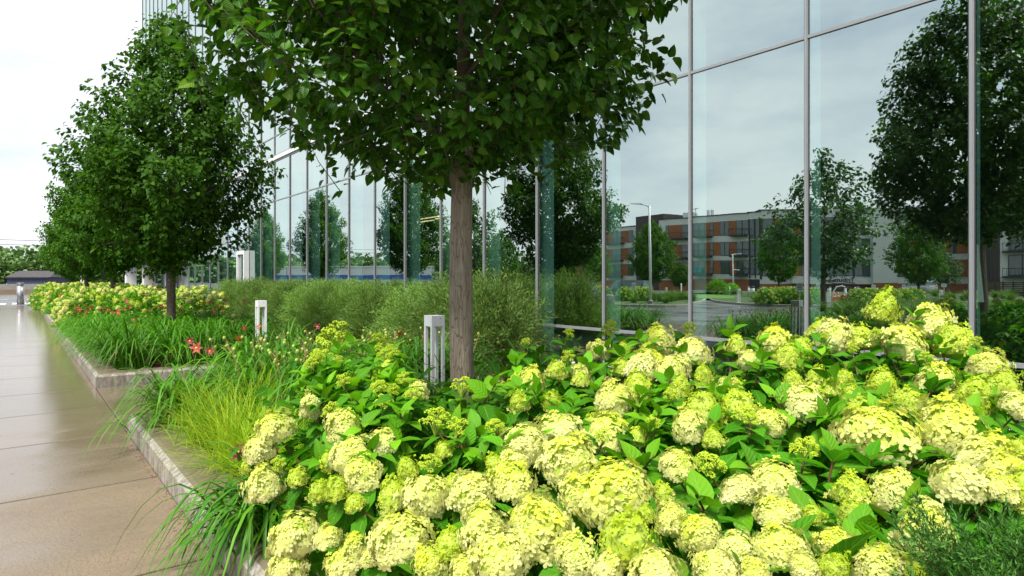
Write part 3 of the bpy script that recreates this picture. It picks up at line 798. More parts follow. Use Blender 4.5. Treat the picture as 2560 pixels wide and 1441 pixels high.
dep = wp[:, 0] * DX + wp[:, 1] * DY; uu = (wp[:, 0] * RX + wp[:, 1] * RY) / np.maximum(dep, .1); vv_ = (CAMZ - wp[:, 2]) / np.maximum(dep, .1) * FPX + 700
vis = (dep > .5) & (np.abs(uu * FPX) < 1300) & (vv_ > -60)
order = np.argsort(np.where(vis, dep, 99))[:290]
for i in order:
    inst('leaf', leaf_me[0], t1, mat4(pos[i], Rm[i], S[i]))
rest = np.setdiff1d(np.arange(len(pos)), order)
v, F, uv = scatter(PEAR, pos[rest], Rm[rest], S[rest])
tag(inst('crown', build_mesh('crown', v, F, M['pear'], uv=uv, smooth=True), t1), kind='stuff')
tag(inst('twigs', twig_mesh(tw, 'twigs', M['twig'], .0035), t1), kind='stuff')
# --- the row beyond: one crown mesh shared, turned and sized
PROF2 = [(1.66, .3), (1.9, .85), (2.3, 1.28), (2.9, 1.66), (3.5, 1.76), (4.2, 1.58), (4.9, 1.24), (5.5, .90), (6.05, .52), (6.45, .08)]
def tree_proto(prof, trunk, ntw, per, leaf, tpl, lm, bm, seed, label, group, lobes=.16, tw_len=(.35, .7), nl=10, name='pear_tree'):
    r = np.random.default_rng(seed)
    root = empty(name, (0, 0, 0), 0, label, 'tree', group)
    tb, top = trunk_mesh(trunk[0], trunk[1], trunk[2], (.03, .02), seed=seed)
    tb.obj('trunk', bm, root, True)
    limb_mesh(top, prof[-1][0], prof, nl, r, trunk[2] * .75).obj('limb', M['bark_dark'], root, True)
    pos, Rm, S, tw = crown_leaves(prof, ntw, per, leaf, r, lobes, tw_len)
    v, F, uv = scatter(tpl, pos, Rm, S)
    tag(inst('crown', build_mesh('crown', v, F, lm, uv=uv, smooth=True), root), kind='stuff')
    return root
t2 = tree_proto(PROF2, (1.75, .088, .075), 900, 30, .10, PEAR_S, M['pear_far'], M['bark_dark'], 33,
                'pear tree with forked dark trunk among the far hydrangeas, second in the row', 'pear trees planted along the beds')
t2.location = (2.15, 12.6, .13)
for y, rz, s, lab in ((20.8, 1.9, .93, 'pear tree right behind the forked one, third in the row'),
                      (29.8, 3.3, .90, 'pear tree fourth in the row, by the white pole'),
                      (38.8, 5.0, .86, 'last pear tree in the row, at the far end of the walk')):
    c_ = copy_tree(t2, (2.1, y, .13), rz, lab, scale=s); c_.scale = (s * .84, s * .84, s)
t2.scale = (.90, .90, .95)

# ================================================================== WILLOW SHRUBS by the glass
def willow_mesh(seed):
    r = np.random.default_rng(seed); ns, per = 360, 76
    ph = r.uniform(0, 2 * PI, ns); el = r.uniform(0.05, 1.45, ns)
    L = r.uniform(.95, 1.3, ns)
    reach = np.stack([np.cos(ph) * np.cos(el), np.sin(ph) * np.cos(el), np.sin(el)], 1)
    tip = reach * L[:, None] * np.array([[.80, .84, 1.16]]); tip[:, 2] += .06
    base = np.stack([r.normal(0, .08, ns), r.normal(0, .08, ns), np.zeros(ns)], 1)
    mid = base * .4 + tip * .6 + np.array([[0, 0, .12]])
    t = .22 + .80 * ((np.arange(per) + .5) / per)[None, :] + r.normal(0, .01, (ns, per))
    tt = t[..., None]
    pos = (1 - tt) ** 2 * base[:, None] + 2 * tt * (1 - tt) * mid[:, None] + tt * tt * tip[:, None]
    tg = 2 * (1 - tt) * (mid - base)[:, None] + 2 * tt * (tip - mid)[:, None]
    tg /= np.linalg.norm(tg, axis=-1, keepdims=True)
    sd = r.normal(size=pos.shape); sd -= tg * (sd * tg).sum(-1, keepdims=True); sd /= np.linalg.norm(sd, axis=-1, keepdims=True)
    # short side sprays lie flat: leaves thrown out in layers
    pos = pos + sd * np.abs(r.normal(0, .055, pos.shape[:2]))[..., None] * np.array([1, 1, .45])
    d = (tg * .75 + sd * .75 + np.array([0, 0, .05])).reshape(-1, 3); pos = pos.reshape(-1, 3)
    tpl = flat_tpl(.19)
    v, F, uv = scatter(tpl, pos, frames(d, np.array([[0, 0, 1.0]]) + r.normal(0, .5, d.shape)), r.uniform(.05, .095, len(pos)))
    sm = MB()
    for i in range(0, ns, 4): sm.tube(bezier(base[i], mid[i], tip[i], 5), [.008, .006, .004, .003, .001], 4, cap=False)
    return build_mesh('foliage', v, F, M['willow'], uv=uv), sm.mesh('stems', M['twig'])
WM = [willow_mesh(s) for s in (5, 6, 8)]
n_w = 13
for k in range(n_w):
    y = 8.10 + k * 1.28
    lab = ['feathery grey green willow shrub nearest the tree trunk, at the end of the hedge',
           'feathery willow shrub second along the glass, behind the near light post'][k] if k < 2 else \
        'feathery willow shrub in the hedge along the mirror glass, %s from its near end' % ('third', 'fourth', 'fifth', 'sixth', 'seventh', 'eighth', 'ninth', 'tenth', 'eleventh', 'twelfth', 'thirteenth')[k - 2]
    o = empty('willow_shrub', (5.98 + rng.normal(0, .04), y + rng.normal(0, .08), 0), rng.uniform(0, 6.28), lab, 'shrub', 'willow shrubs along the glass wall')
    s = rng.uniform(.93, 1.08); o.scale = (s, s, s * rng.uniform(.93, .98))
    a, b = WM[k % 3]
    tag(inst('foliage', a, o), kind='stuff'); tag(inst('stems', b, o), kind='stuff')

# ================================================================== LIGHT POSTS
def light_post():
    o = empty('light_post', (0, 0, 0), 0, 'x', 'light post', 'white path light posts')
    h, a, l = .915, .075, .0145
    MB().box(-a, a, -a, a, h - .108, h).obj('hood', M['white'], o, bevel=.002)
    MB().box(-a + .012, a - .012, -a + .012, a - .012, h - .112, h - .1085).obj('lens', M['white_old'], o)
    leg = MB().box(-l, l, -l, l, .012, h - .1085).mesh('leg', M['white'])
    for sx in (-1, 1):
        for sy in (-1, 1):
            q = inst('leg', leg, o); q.location = (sx * (a - l), sy * (a - l), 0)
    MB().box(-a - .02, a + .02, -a - .02, a + .02, 0, .012).obj('base_plate', M['white_old'], o)
    MB().tube([(.02, -a - .003, h - .03), (.02, -a + .001, h - .03)], .004, 8).obj('screw', M['black'], o)
    return o
lp = light_post(); lp.location = (3.25, 5.33, .13)
lp['label'] = 'white four legged light post close beside the pear trunk'
copy_tree(lp, (3.25, 11.0, .13), 0, 'white four legged light post standing among the red daylilies')

# ================================================================== DAYLILIES, SEDGE
def lily_blades(r, n, L=(.60, .95), w=(.015, .024), spread=.07, droop=.5, bias=(0, 0), lo=.65, zmin=.02):
    out = []
    for i in range(n):
        a = r.uniform(0, 2 * PI); el = r.uniform(.75, 1.40) if r.random() < lo else r.uniform(.35, .85)
        l = r.uniform(*L); b = np.array([r.normal(0, spread), r.normal(0, spread), 0])
        dr = np.array([math.cos(a), math.sin(a), 0]) + np.array([*bias, 0]) * r.random(); dr /= np.linalg.norm(dr)
        mid = b + dr * l * (.16 + .22 * math.cos(el)) + np.array([0, 0, l * .98 * math.sin(el) + .05])
        tip = b + dr * l * (.46 + .34 * math.cos(el)) + np.array([0, 0, max(zmin, l * .52 * math.sin(el) - droop * l * r.uniform(.05, 1.0))])
        out.append(blade(b, mid, tip, r.uniform(*w), 8, .35))
    return out
def lily_mesh(seed, n=95, **k):
    r = np.random.default_rng(seed)
    a = join(lily_blades(r, n, **k)); b = join(lily_blades(r, 8, L=(.4, .8), w=(.008, .016), droop=.9, zmin=-.02))
    nv = len(a[0])
    return build_mesh('foliage', np.concatenate([a[0], b[0]]), a[1] + [f + nv for f in b[1]], [M['lily'], M['tan']], [0] * len(a[1]) + [1] * len(b[1]), uv=np.concatenate([a[2], b[2]]), smooth=True)
LM = [lily_mesh(s) for s in (1, 2, 3, 4)]
def flower_mesh(mat_, seed):
    r = np.random.default_rng(seed); parts = []
    tp = leaf_tpl(.48, 4, .10, .55, lambda t: math.sin(PI * t ** 0.9) ** .7)
    for k in range(6):
        a = k * PI / 3 + r.normal(0, .1)
        d = np.array([[math.cos(a) * .8, math.sin(a) * .8, .75]])
        parts.append(scatter(tp, np.zeros((1, 3)), frames(d, np.array([[math.cos(a) * -.6, math.sin(a) * -.6, .8]])), np.array([.062 if k % 2 else .055])))
    v, F, uv = join(parts); nf = [len(f) for f in F]
    th = MB().lathe([(.004, -.02), (.006, .0), (.013, .014), (.004, .02)], 7)
    tv = np.array(th.v); off = len(v); tF = [np.array(x) + off for x in th.f.values()]
    return build_mesh('flower', np.concatenate([v, tv]), F + tF, [mat_, M['throat']], [0] * len(F) + [1] * len(tF), uv=np.concatenate([uv, np.zeros((len(tv), 2))]))
FLM = [flower_mesh(M['red'], 1), flower_mesh(M['maroon'], 2), flower_mesh(M['red'], 3)]
SCAPE = MB().tube([(0, 0, 0), (.012, 0, .5), (0, .0, 1)], [.005, .004, .003], 5).mesh('scape', M['hleaf'])
def stalk_mesh(seed):
    r = np.random.default_rng(seed); mb = MB()
    p = [(0, 0, 0), (.03, 0, .35), (.10, 0, .68)]; mb.tube(p, [.0045, .004, .003], 4)
    for k in range(6):
        s = Vector(p[2]) - Vector((.012 * k, 0, .045 * k)); e_ = s + Vector((r.normal(0, .02), r.normal(0, .02), .035))
        mb.tube([s, e_], [.003, .002], 4)
    return mb.mesh('seed_stalk', M['tan'])
STK = [stalk_mesh(1), stalk_mesh(2)]
POD = MB().lathe([(.003, 0), (.011, .008), (.013, .018), (.009, .027), (.002, .031)], 7).mesh('seed_pod', M['pod'])
n_lily = [0]
def lily(x, y, z=.13, s=1.0, me=None, flowers=0, stalks=0, label=None, group='daylily clumps', rr=rng, col=None, cam_side=False):
    o = empty('daylily', (x, y, z), 0, label or 'dark green daylily clump of arching strap leaves', 'daylily', group)
    f = inst('foliage', me or LM[n_lily[0] % 4], o, Matrix.Rotation(rr.uniform(0, 6.28), 4, 'Z') @ Matrix.Scale(s, 4))
    tag(f, kind='stuff')
    n_lily[0] += 1
    for k in range(flowers):
        a = rr.uniform(0, 6.28); q = rr.uniform(.05, .28); h = rr.uniform(.58, .76) * s
        px, py = q * math.cos(a), q * math.sin(a)
        inst('scape', SCAPE, o, Matrix.Translation((px, py, 0)) @ Matrix.Scale(h, 4, (0, 0, 1)))
        toward = Vector((-x - px, -y - py, .6)).normalized() + Vector(rr.normal(0, .45, 3))
        c = (1 if rr.random() < .62 else 0) if col is None else col
        sz = (.72 if c == 0 else .52) * rr.uniform(.9, 1.2)
        inst('flower', FLM[c if rr.random() < .7 else (2 if c == 0 else 1)], o, Matrix.Translation((px, py, h)) @ toward.to_track_quat('Z', 'Y').to_matrix().to_4x4() @ Matrix.Scale(sz, 4))
    for k in range(stalks):
        a = rr.uniform(2.2, 3.9); q = rr.uniform(.02, .2)
        mt = Matrix.Translation((q * math.cos(a), q * math.sin(a), .05)) @ Matrix.Rotation(rr.uniform(0, 6.28), 4, 'Z') @ Matrix.Rotation(rr.uniform(.0, .35), 4, 'Y')
        st = inst('seed_stalk', STK[k % 2], o, mt)
        for j in range(2):
            inst('seed_pod', POD, st, Matrix.Translation((.10 - .02 * j + rr.normal(0, .015), rr.normal(0, .015), .66 - .07 * j)) @ Matrix.Scale(rr.uniform(.8, 1.3), 4))
    return o
# the clump that arches over the kerb in front, each leaf its own part
o = empty('daylily', (1.0, 3.12, .13), 0, 'daylily clump arching over the kerb left of the near hydrangeas', 'daylily', 'daylily clumps')
q = np.random.default_rng(44)
for (v, F, uv) in lily_blades(q, 150, (.5, .82), (.017, .026), .09, .95, (-1.9, -.1), .25, -.12):
    inst('leaf', build_mesh('leaf', v, F, M['lily'], uv=uv, smooth=True), o)
for fx, fy, fz in ((-.11, .26, .38), (.04, .16, .36)):
    inst('flower', FLM[1], o, Matrix.Translation((fx, fy, fz)) @ Vector((-.8, -.5, .4)).to_track_quat('Z', 'Y').to_matrix().to_4x4() @ Matrix.Scale(.85, 4))
    MB().tube([(0, 0, 0), (fx * .5, fy * .5, fz * .75), (fx, fy, fz)], [.005, .004, .003], 5).obj('scape', M['hleaf'], o)
# near corner clump
o = empty('daylily', (1.12, 6.02, .13), 0, 'daylily clump at the near bed corner with one salmon flower', 'daylily', 'daylily clumps')
for (v, F, uv) in lily_blades(q, 190, (.58, .90), (.016, .025), .12, .8, (-.55, .2), .6, -.05):
    inst('leaf', build_mesh('leaf', v, F, M['lily'], uv=uv, smooth=True), o)
for dx, dy, h, c in ((.12, .05, .66, 0), (.24, .10, .62, 1), (.08, .12, .72, 1)):
    inst('scape', SCAPE, o, Matrix.Translation((dx, dy, 0)) @ Matrix.Scale(h, 4, (0, 0, 1)))
    inst('flower', FLM[c], o, Matrix.Translation((dx, dy, h)) @ Vector((-.5, -1, .35)).to_track_quat('Z', 'Y').to_matrix().to_4x4() @ Matrix.Scale(.95 if c == 0 else .7, 4))
q = np.random.default_rng(45)
y = 4.35; row = -1
while y < 6.5:
    row += 1; cl = -1
    x = 1.55 + q.uniform(0, .2) + (.35 if y < 4.7 else 0)
    while x < 3.85:
        cl += 1
        off_ = abs(x * .854 - y * .520)                                   # how far off the line from the walk to the near post
        pxl = 1280 + FPX * (x * RX + y * RY) / (x * DX + y * DY)
        if not (1165 < pxl < 1300) and (x - 3.25) ** 2 + (y - 5.33) ** 2 > .05 and (off_ > .22 or y > 5.33):
            lily(x + q.normal(0, .06), min(6.3, y + q.normal(0, .06)), s=q.uniform(1.12, 1.38) * (.72 if off_ < .5 and y < 5.5 else 1), stalks=3 if q.random() < .75 else 0, flowers=1 if q.random() < .12 else 0, rr=q,
                 label='tan stalked daylily clump, %s from the kerb, %s row behind the near hydrangeas' % (ORD[cl], ORD[row]), group='daylily clumps with seed stalks')
        x += q.uniform(.36, .46)
    y += .38
for x, y in ((3.65, 3.9), (2.6, 4.25)):
    lily(x, y, s=.9, rr=q, label='daylily clump in the gap between trunk and path, %s from the kerb' % ORD[(2.6, 3.65).index(x)], group='daylily clumps by the trunk', flowers=1 if x > 3.4 else 0)
y = 10.15; row = -1
while y < 14.2:
    row += 1; cl = -1
    x = 1.15 + q.uniform(0, .2)
    while x < 4.0 - max(0, (y - 12.6)) * .5:
        cl += 1
        nf = 0 if (x < 1.5 and y < 11) else max(0, int(q.integers(-1, 3)))
        post_ = abs((x - 3.25) * .96 - (y - 11.0) * .28) < .42 and y < 11.6
        if not (post_ and y > 10.6): lily(x + q.normal(0, .07), y + q.normal(0, .07), s=q.uniform(1.05, 1.3) * (.7 if post_ else 1), flowers=nf, rr=q,
             label=('red flowered' if nf else 'flowerless') + ' daylily clump, %s from the kerb, %s row behind the kerb corner' % (ORD[cl], ORD[row]), group='flowering daylilies of the far bed')
        x += q.uniform(.50, .64)
    y += .54
y = 14.4; row = -1
while y < 17.2:
    row += 1
    for x in (1.1, 1.5):
        lily(x + q.normal(0, .06), y, s=q.uniform(.85, 1.05), flowers=int(q.integers(0, 4)), rr=q, label='%s daylily along the far kerb past the corner clumps, %s' % (ORD[row], 'overhanging the kerb' if x < 1.3 else 'one step in from the kerb'), group='daylilies along the far kerb')
    y += .46
def sedge_mesh(seed, n, L, w, m):
    r = np.random.default_rng(seed); out = []
    for i in range(n):
        a = r.uniform(0, 2 * PI); el = r.uniform(.35, 1.5); l = r.uniform(*L); b = np.array([r.normal(0, .07), r.normal(0, .07), 0])
        dr = np.array([math.cos(a), math.sin(a), 0])
        mid = b + dr * l * .35 * math.cos(el) + np.array([0, 0, l * .55 * math.sin(el) + .03])
        tip = b + dr * l * (.25 + .6 * math.cos(el)) + np.array([0, 0, max(.01, l * math.sin(el) * .9 - l * .30 * r.random())])
        out.append(blade(b, mid, tip, r.uniform(*w), 5, .2))
    v, F, uv = join(out); return build_mesh('foliage', v, F, m, uv=uv)
SM = [sedge_mesh(s, 620, (.40, .70), (.0030, .0052), M['sedge']) for s in (1, 2)]
for k, (x, y, s, lab) in enumerate(((1.15, 4.30, 1.2, 'bright yellow green grass tuft nearest on the kerb strip'), (1.40, 4.85, 1.25, 'bright yellow green grass tuft behind the nearest one'),
                                    (1.15, 5.1, 1.15, 'bright yellow green grass tuft beside the corner daylilies'), (1.22, 3.86, 1.0, 'low yellow green grass tuft next to the near hydrangeas'),
                                    (1.75, 4.45, .9, 'yellow green grass tuft half hidden by seed stalks'),
                                    (1.55, 11.6, 1.2, 'bright yellow green grass tuft in the far bed'), (1.35, 12.3, 1.1, 'yellow green grass tuft behind the far bed corner clump'))):
    o = empty('grass_tuft', (x, y, .13), k * 1.3, lab, 'grass tuft', 'yellow green grass tufts'); o.scale = (s,) * 3
    tag(inst('foliage', SM[k % 2], o), kind='stuff')

# ================================================================== HYDRANGEAS
def petal_tpl():
    v = [(0, 0, 0), (-.24, .30, .03), (-.30, .62, .05), (-.12, .92, .02), (.12, .92, .02), (.30, .62, .05), (.24, .30, .03)]
    one = np.array(v); V_, F_ = [], []
    for k in range(4):
        a = k * PI / 2 + .15 * (k % 2); c, s = math.cos(a), math.sin(a)
        R_ = np.array([[c, -s, 0], [s, c, 0], [0, 0, 1]])
        V_.append(one @ R_.T + np.array([0, 0, .02 * (k % 2)])); F_.append(np.arange(7) + 7 * k)
    v = np.concatenate(V_); return v, [np.array(F_)], np.zeros((len(v), 2))
FLORET = petal_tpl()
OCT = (np.array([(1, 0, 0), (-1, 0, 0), (0, 1, 0), (0, -1, 0), (0, 0, 1), (0, 0, -1)], float) * .5,
       [np.array([(0, 2, 4), (2, 1, 4), (1, 3, 4), (3, 0, 4), (2, 0, 5), (1, 2, 5), (3, 1, 5), (0, 3, 5)])], np.zeros((6, 2)))
def head_mesh(kind, seed, lod=1.0):
    r = np.random.default_rng(seed)
    if kind == 'bud':
        nc = 15; cl = []
        for i in range(nc):
            ph = 2.4 * i + r.normal(0, .3); th = math.acos(1 - 1.25 * (i + .5) / nc)
            cl.append((.36 * math.sin(th) * math.cos(ph), .36 * math.sin(th) * math.sin(ph), .36 * math.cos(th) * r.uniform(.8, 1.25)))
        T = []
        for c in cl:
            n = int(48 * lod); d = rand_dirs(n, r); d[:, 2] = np.abs(d[:, 2]) * .9 - .15
            T.append(np.array(c) + d * r.uniform(.10, .145))
        T = np.concatenate(T); n = len(T)
        v, F, uv = scatter(OCT, T, frames(rand_dirs(n, r), rand_dirs(n, r)), r.uniform(.036, .066, n))
        mb = MB()
        for c in cl: mb.tube([(0, 0, -.35), (c[0] * .5, c[1] * .5, c[2] * .3), c], [.02, .014, .01], 4, False)
        mv = np.array(mb.v); mf = [np.array(x) + len(v) for x in mb.f.values()]
        return build_mesh('flower_head', np.concatenate([v, mv]), F + mf, [M['bud'], M['core']], [0] * len(F) + [1] * len(mf))
    full = kind == 'full'
    n = int((330 if full else 270) * lod)
    k = np.arange(n) + .5
    cth = 1 - 1.62 * k / n; th = np.arccos(np.clip(cth, -1, 1)); ph = 2.399963 * k + r.normal(0, .12, n)
    p1, p2 = r.uniform(0, 6.28, 2)
    rad = 1 + .10 * np.sin(2 * ph + p1 + 2.5 * th) + .08 * np.sin(5 * th + 3 * ph + p2) + r.normal(0, .035 if full else .06, n)
    zt = r.uniform(.92, 1.32)
    lk = np.arange(17) + .5; lth = np.arccos(1 - 1.55 * lk / 17); lph = 2.399963 * lk + r.normal(0, .35, 17)
    lobe = np.stack([np.sin(lth) * np.cos(lph), np.sin(lth) * np.sin(lph), np.cos(lth)], 1)
    fd_ = np.stack([np.sin(th) * np.cos(ph), np.sin(th) * np.sin(ph), np.cos(th)], 1)
    dl = np.arccos(np.clip(fd_ @ lobe.T, -1, 1)); lsz = r.uniform(.6, 1.25, 17)
    rad = rad * (.80 + .30 * (lsz[None] * np.exp(-(dl / .30) ** 2)).max(1))
    rad = rad * (1 + np.where(r.random(n) < .10, r.uniform(.05, .16, n), 0))
    dirs = np.stack([np.sin(th) * np.cos(ph), np.sin(th) * np.sin(ph), np.cos(th)], 1)
    sc = np.stack([.44 * rad, .44 * rad, .44 * rad * np.where(dirs[:, 2] > 0, zt, .62)], 1)
    if not full:
        sc[:, :2] *= (1 - .42 * np.clip(dirs[:, 2], 0, 1))[:, None]; sc *= (1 + .20 * np.sign(np.sin(4.0 * ph + p1) * np.sin(6 * th + p2)) * np.abs(dirs[:, 2] < .8))[:, None] ** .6
    T = dirs * sc
    nr = dirs * np.array([[1, 1, .9]]) + r.normal(0, .20 if full else .34, (n, 3)); nr /= np.linalg.norm(nr, axis=1, keepdims=True)
    fr_ = frames(np.cross(nr, rand_dirs(n, r)), nr)
    S = (r.uniform(.076, .112, n) if full else r.uniform(.050, .090, n)) / math.sqrt(min(1, lod))
    if full: S = S * (1 - .30 * np.clip(dirs[:, 2] - .55, 0, 1))
    v, F, uv = scatter(FLORET, T, fr_, S)
    nb = int((70 if full else 230) * lod); d = rand_dirs(nb, r); d[:, 2] = np.abs(d[:, 2]) * 1.2 - .3
    bt = d * np.array([[.40, .40, .44 * zt]])
    bv, bF, _ = scatter(OCT, bt, frames(rand_dirs(nb, r), rand_dirs(nb, r)), r.uniform(.03, .05, nb))
    ico = MB().lathe([(.05, -.24), (.28, -.16), (.34, .0), (.30, .2 * zt), (.16, .35 * zt), (.03, .40 * zt)], 10)
    cv = np.array(ico.v); o1 = len(v); o2 = o1 + len(bv)
    return build_mesh('flower_head', np.concatenate([v, bv, cv]), F + [f + o1 for f in bF] + [np.array(x) + o2 for x in ico.f.values()],
                      [M['petal'] if full else M['petal_lime'], M['bud'], M['core']], [0] * len(F) + [1] * len(bF) + [2] * len(ico.f))
HM = {'f': [head_mesh('full', s) for s in (1, 2, 3, 4, 5, 6)], 'l': [head_mesh('lime', s) for s in (11, 12, 13, 14)], 'b': [head_mesh('bud', s) for s in (21, 22, 23)]}
HLM = [[build_mesh('leaf', t[0], t[1], m, uv=t[2], smooth=True) for t in HYD] for m in (M['hleaf'], M['hleaf_new'])]

def canopy(x, y):
    e_ = min(1, max(0, (x - .66) / .62)); edge = math.sqrt(max(0, 1 - (1 - e_) ** 2))
    b = .85 + .055 * min(3, max(0, y - 1)) + .10 * min(2.6, max(0, x - 1.5))
    return .22 + (b - .22) * edge
def march(px, py):
    rx, ry = ray(px); best = None
    for i in range(380):
        d = .85 + i * .01
        if d > 4.15: break
        z = CAMZ - (py - 700) * d / FPX; g = z - canopy(rx * d, ry * d)
        if rx * d < .66: continue
        if g <= 0: return Vector((rx * d, ry * d, z)), d
        if best is None or g < best[0] - 1e-6: best = (g, d)
    d = min(best[1], 3.8)
    return P(px, py, d), d
HEADS = '''690,1080,95,f 650,1135,85,f 665,1225,100,f 745,1195,55,l 700,1165,45,b 860,1075,85,f 880,1145,110,f 905,1190,100,f 820,1160,55,l 800,1232,62,l 845,1228,75,l
785,1022,80,f 890,1262,62,l 740,1350,112,f 820,1352,78,f 888,1372,66,f 932,1395,60,f 1000,1362,160,f 722,1420,90,f 985,1250,90,l 1065,1250,115,f 1180,1245,112,f 1282,1218,115,f
1125,1372,95,l 1215,1338,120,f 1255,1405,150,f 1352,1332,150,f 1075,1167,58,b 1310,1118,110,f 1282,1165,90,f 1400,1088,115,f 1420,1168,160,f 1512,1102,100,f 1455,1245,125,f 1540,1252,190,f
1568,1372,150,l 1640,1435,120,f 1682,1302,88,f 1750,1342,88,f 1690,1172,92,f 1772,1167,78,b 1850,1232,100,f 1935,1218,105,f 1945,1292,110,f 1840,1372,92,f 1950,1372,135,f 1790,1430,110,f
1885,1440,85,f 2195,1102,192,f 2370,1092,160,f 2455,1152,120,f 2505,1190,100,f 2130,1236,95,l 2240,1238,108,f 2130,1292,72,l 2400,1222,130,f 2490,1226,90,f 2545,1200,85,f 2090,1368,100,f
2080,1425,82,l 2205,1422,118,f 2310,1345,135,f 2320,1290,80,f 2275,1425,75,l 1755,1042,105,l 1725,1080,90,f 1850,1036,98,l 1920,1062,80,f 1820,972,66,f 1532,1008,112,f 1592,985,100,l
840,865,112,b 805,900,60,b 970,948,88,l 950,860,58,b 885,962,55,b 960,1015,60,b 1090,1058,78,b 1155,972,68,b 1045,985,60,f 1330,960,82,f 1455,936,62,f 1290,962,52,b 1300,1010,60,l
1392,930,60,l 1500,882,70,f 1420,897,42,b 1525,832,52,b 1650,858,80,f 1620,884,60,l 1730,892,100,f 1720,826,42,b 1680,932,100,f 1600,932,90,f 1555,925,60,l 1640,918,60,f
1452,955,56,l 1480,1060,52,l 1870,906,62,f 1930,872,90,f 1965,902,72,l 2000,882,70,l 2080,852,100,f 2050,832,72,l 2150,856,92,l 2205,782,95,l 2250,872,120,f 2320,822,106,f
2390,870,112,l 2110,950,52,l 2080,980,52,l 2130,992,56,l 2205,970,86,l 2342,960,106,f 2470,922,100,f 2430,1002,100,l 2502,982,90,l 2545,1022,92,f 2012,1022,100,f 2150,1032,72,l
2012,1130,70,b 2040,945,55,l 2475,1096,46,b 2540,1132,62,l 1240,1170,60,l 1195,1300,70,f 1590,1100,60,l 1785,1105,60,l 1660,1240,60,l 2030,1290,60,l 1985,960,60,l 1700,975,65,l
1380,1010,60,l 1110,1130,55,l 960,1115,70,f 1020,1180,60,l 1135,1215,60,l 1615,1290,55,l 2270,1010,80,l 1760,945,60,l 1840,870,55,l 1560,880,48,l 1300,1300,60,f 1440,1395,110,f
1080,1420,100,f 860,1425,90,f 1160,1430,80,f 1520,1430,80,f 2150,1385,60,l 2010,1420,70,f 2440,1130,80,f 620,1170,45,l'''
SHOOTS = '''1290,862 1560,838 1830,782 1905,815 2300,752 1592,808 960,905 1930,945 2088,1075 1600,965 1045,1395 1185,1020 1330,930 1465,868 765,965 1740,1185 2075,900 1240,920 1650,985
1260,1060 900,1010 1000,985 2170,1290 1420,985 1870,1110 800,1105 930,1080'''
PLANTS = [((1.30, 3.15), 'hydrangea shrub left of the slim trunk, tall lime buds above its leaves'), ((1.25, 2.35), 'hydrangea shrub spilling cream heads over the kerb above the strap leaves'),
          ((1.30, 1.50), 'hydrangea shrub at the bottom of the picture next to the kerb'), ((2.05, 2.55), 'hydrangea shrub right in front of the slim tree trunk'),
          ((1.95, 1.75), 'hydrangea shrub with many red brown stems in the middle of the near mass'), ((1.75, .90), 'hydrangea shrub with the largest cream heads, beside the juniper'),
          ((2.85, 2.55), 'hydrangea shrub against the path with leafy green shoots on top'), ((2.75, 1.75), 'hydrangea shrub behind the biggest cream head'),
          ((2.55, .95), 'hydrangea shrub at the right side above the juniper sprays'), ((3.60, 1.70), 'tall hydrangea shrub in front of the right hand mullion'), ((3.35, .85), 'hydrangea shrub at the right edge near the base sill')]
tips = []
for it in HEADS.split():
    x, y, s, k = it.split(','); p, d = march(float(x), float(y)); tips.append((p, k, float(s) * d / FPX, d))
for it in SHOOTS.split():
    x, y = (float(w) for w in it.split(',')); p, d = march(x, y + 75); tips.append((P(x, y + 18, d), 's', 0, d))
q = np.random.default_rng(77)
for k in range(26):                                                  # leafy mound left of the trunk
    x, y = q.uniform(760, 1025), q.uniform(850, 985)
    p, d = march(x, y + 55); tips.append((P(x, y, d), 's' if q.random() < .7 else 'b', q.uniform(.05, .085), d))
for k in range(85):
    x, y = q.uniform(770, 2500), q.uniform(830, 1110)
    if 1035 < x < 1285 and y < 990: continue
    p, d = march(x, y + 40); tips.append((P(x, y, d), 's' if q.random() < .75 else 'b', q.uniform(.05, .085), d))
# the far side of the mass and the part below the frame carry heads too
for k in range(70):
    x, y = q.uniform(1.0, 3.9), q.uniform(-.5, 3.2)
    d = x * DX + y * DY; u = (x * RX + y * RY) / max(d, .1)
    if d > .9 and abs(u) < .80 and (CAMZ - canopy(x, y)) / d * FPX + 700 < 1441: continue
    if x * x + y * y < .9: continue
    tips.append((Vector((x, y, canopy(x, y) + q.normal(0, .04))), 'f' if q.random() < .6 else 'l', q.uniform(.09, .15), 5))
for k in range(60):                                                  # far flank towards the path, seen only in the glass
    a = q.uniform(0, 1); x, y = (q.uniform(3.4, 4.15), q.uniform(-.5, 2.3)) if a < .6 else (q.uniform(1.6, 4.0), q.uniform(2.2, 3.3))
    tips.append((Vector((x, y, q.uniform(.45, .9))), 'f' if q.random() < .55 else 'l', q.uniform(.08, .13), 5))
groups = [[] for _ in PLANTS]
for t in tips:
    groups[min(range(len(PLANTS)), key=lambda i: (PLANTS[i][0][0] - t[0].x) ** 2 + (PLANTS[i][0][1] - t[0].y) ** 2)].append(t)
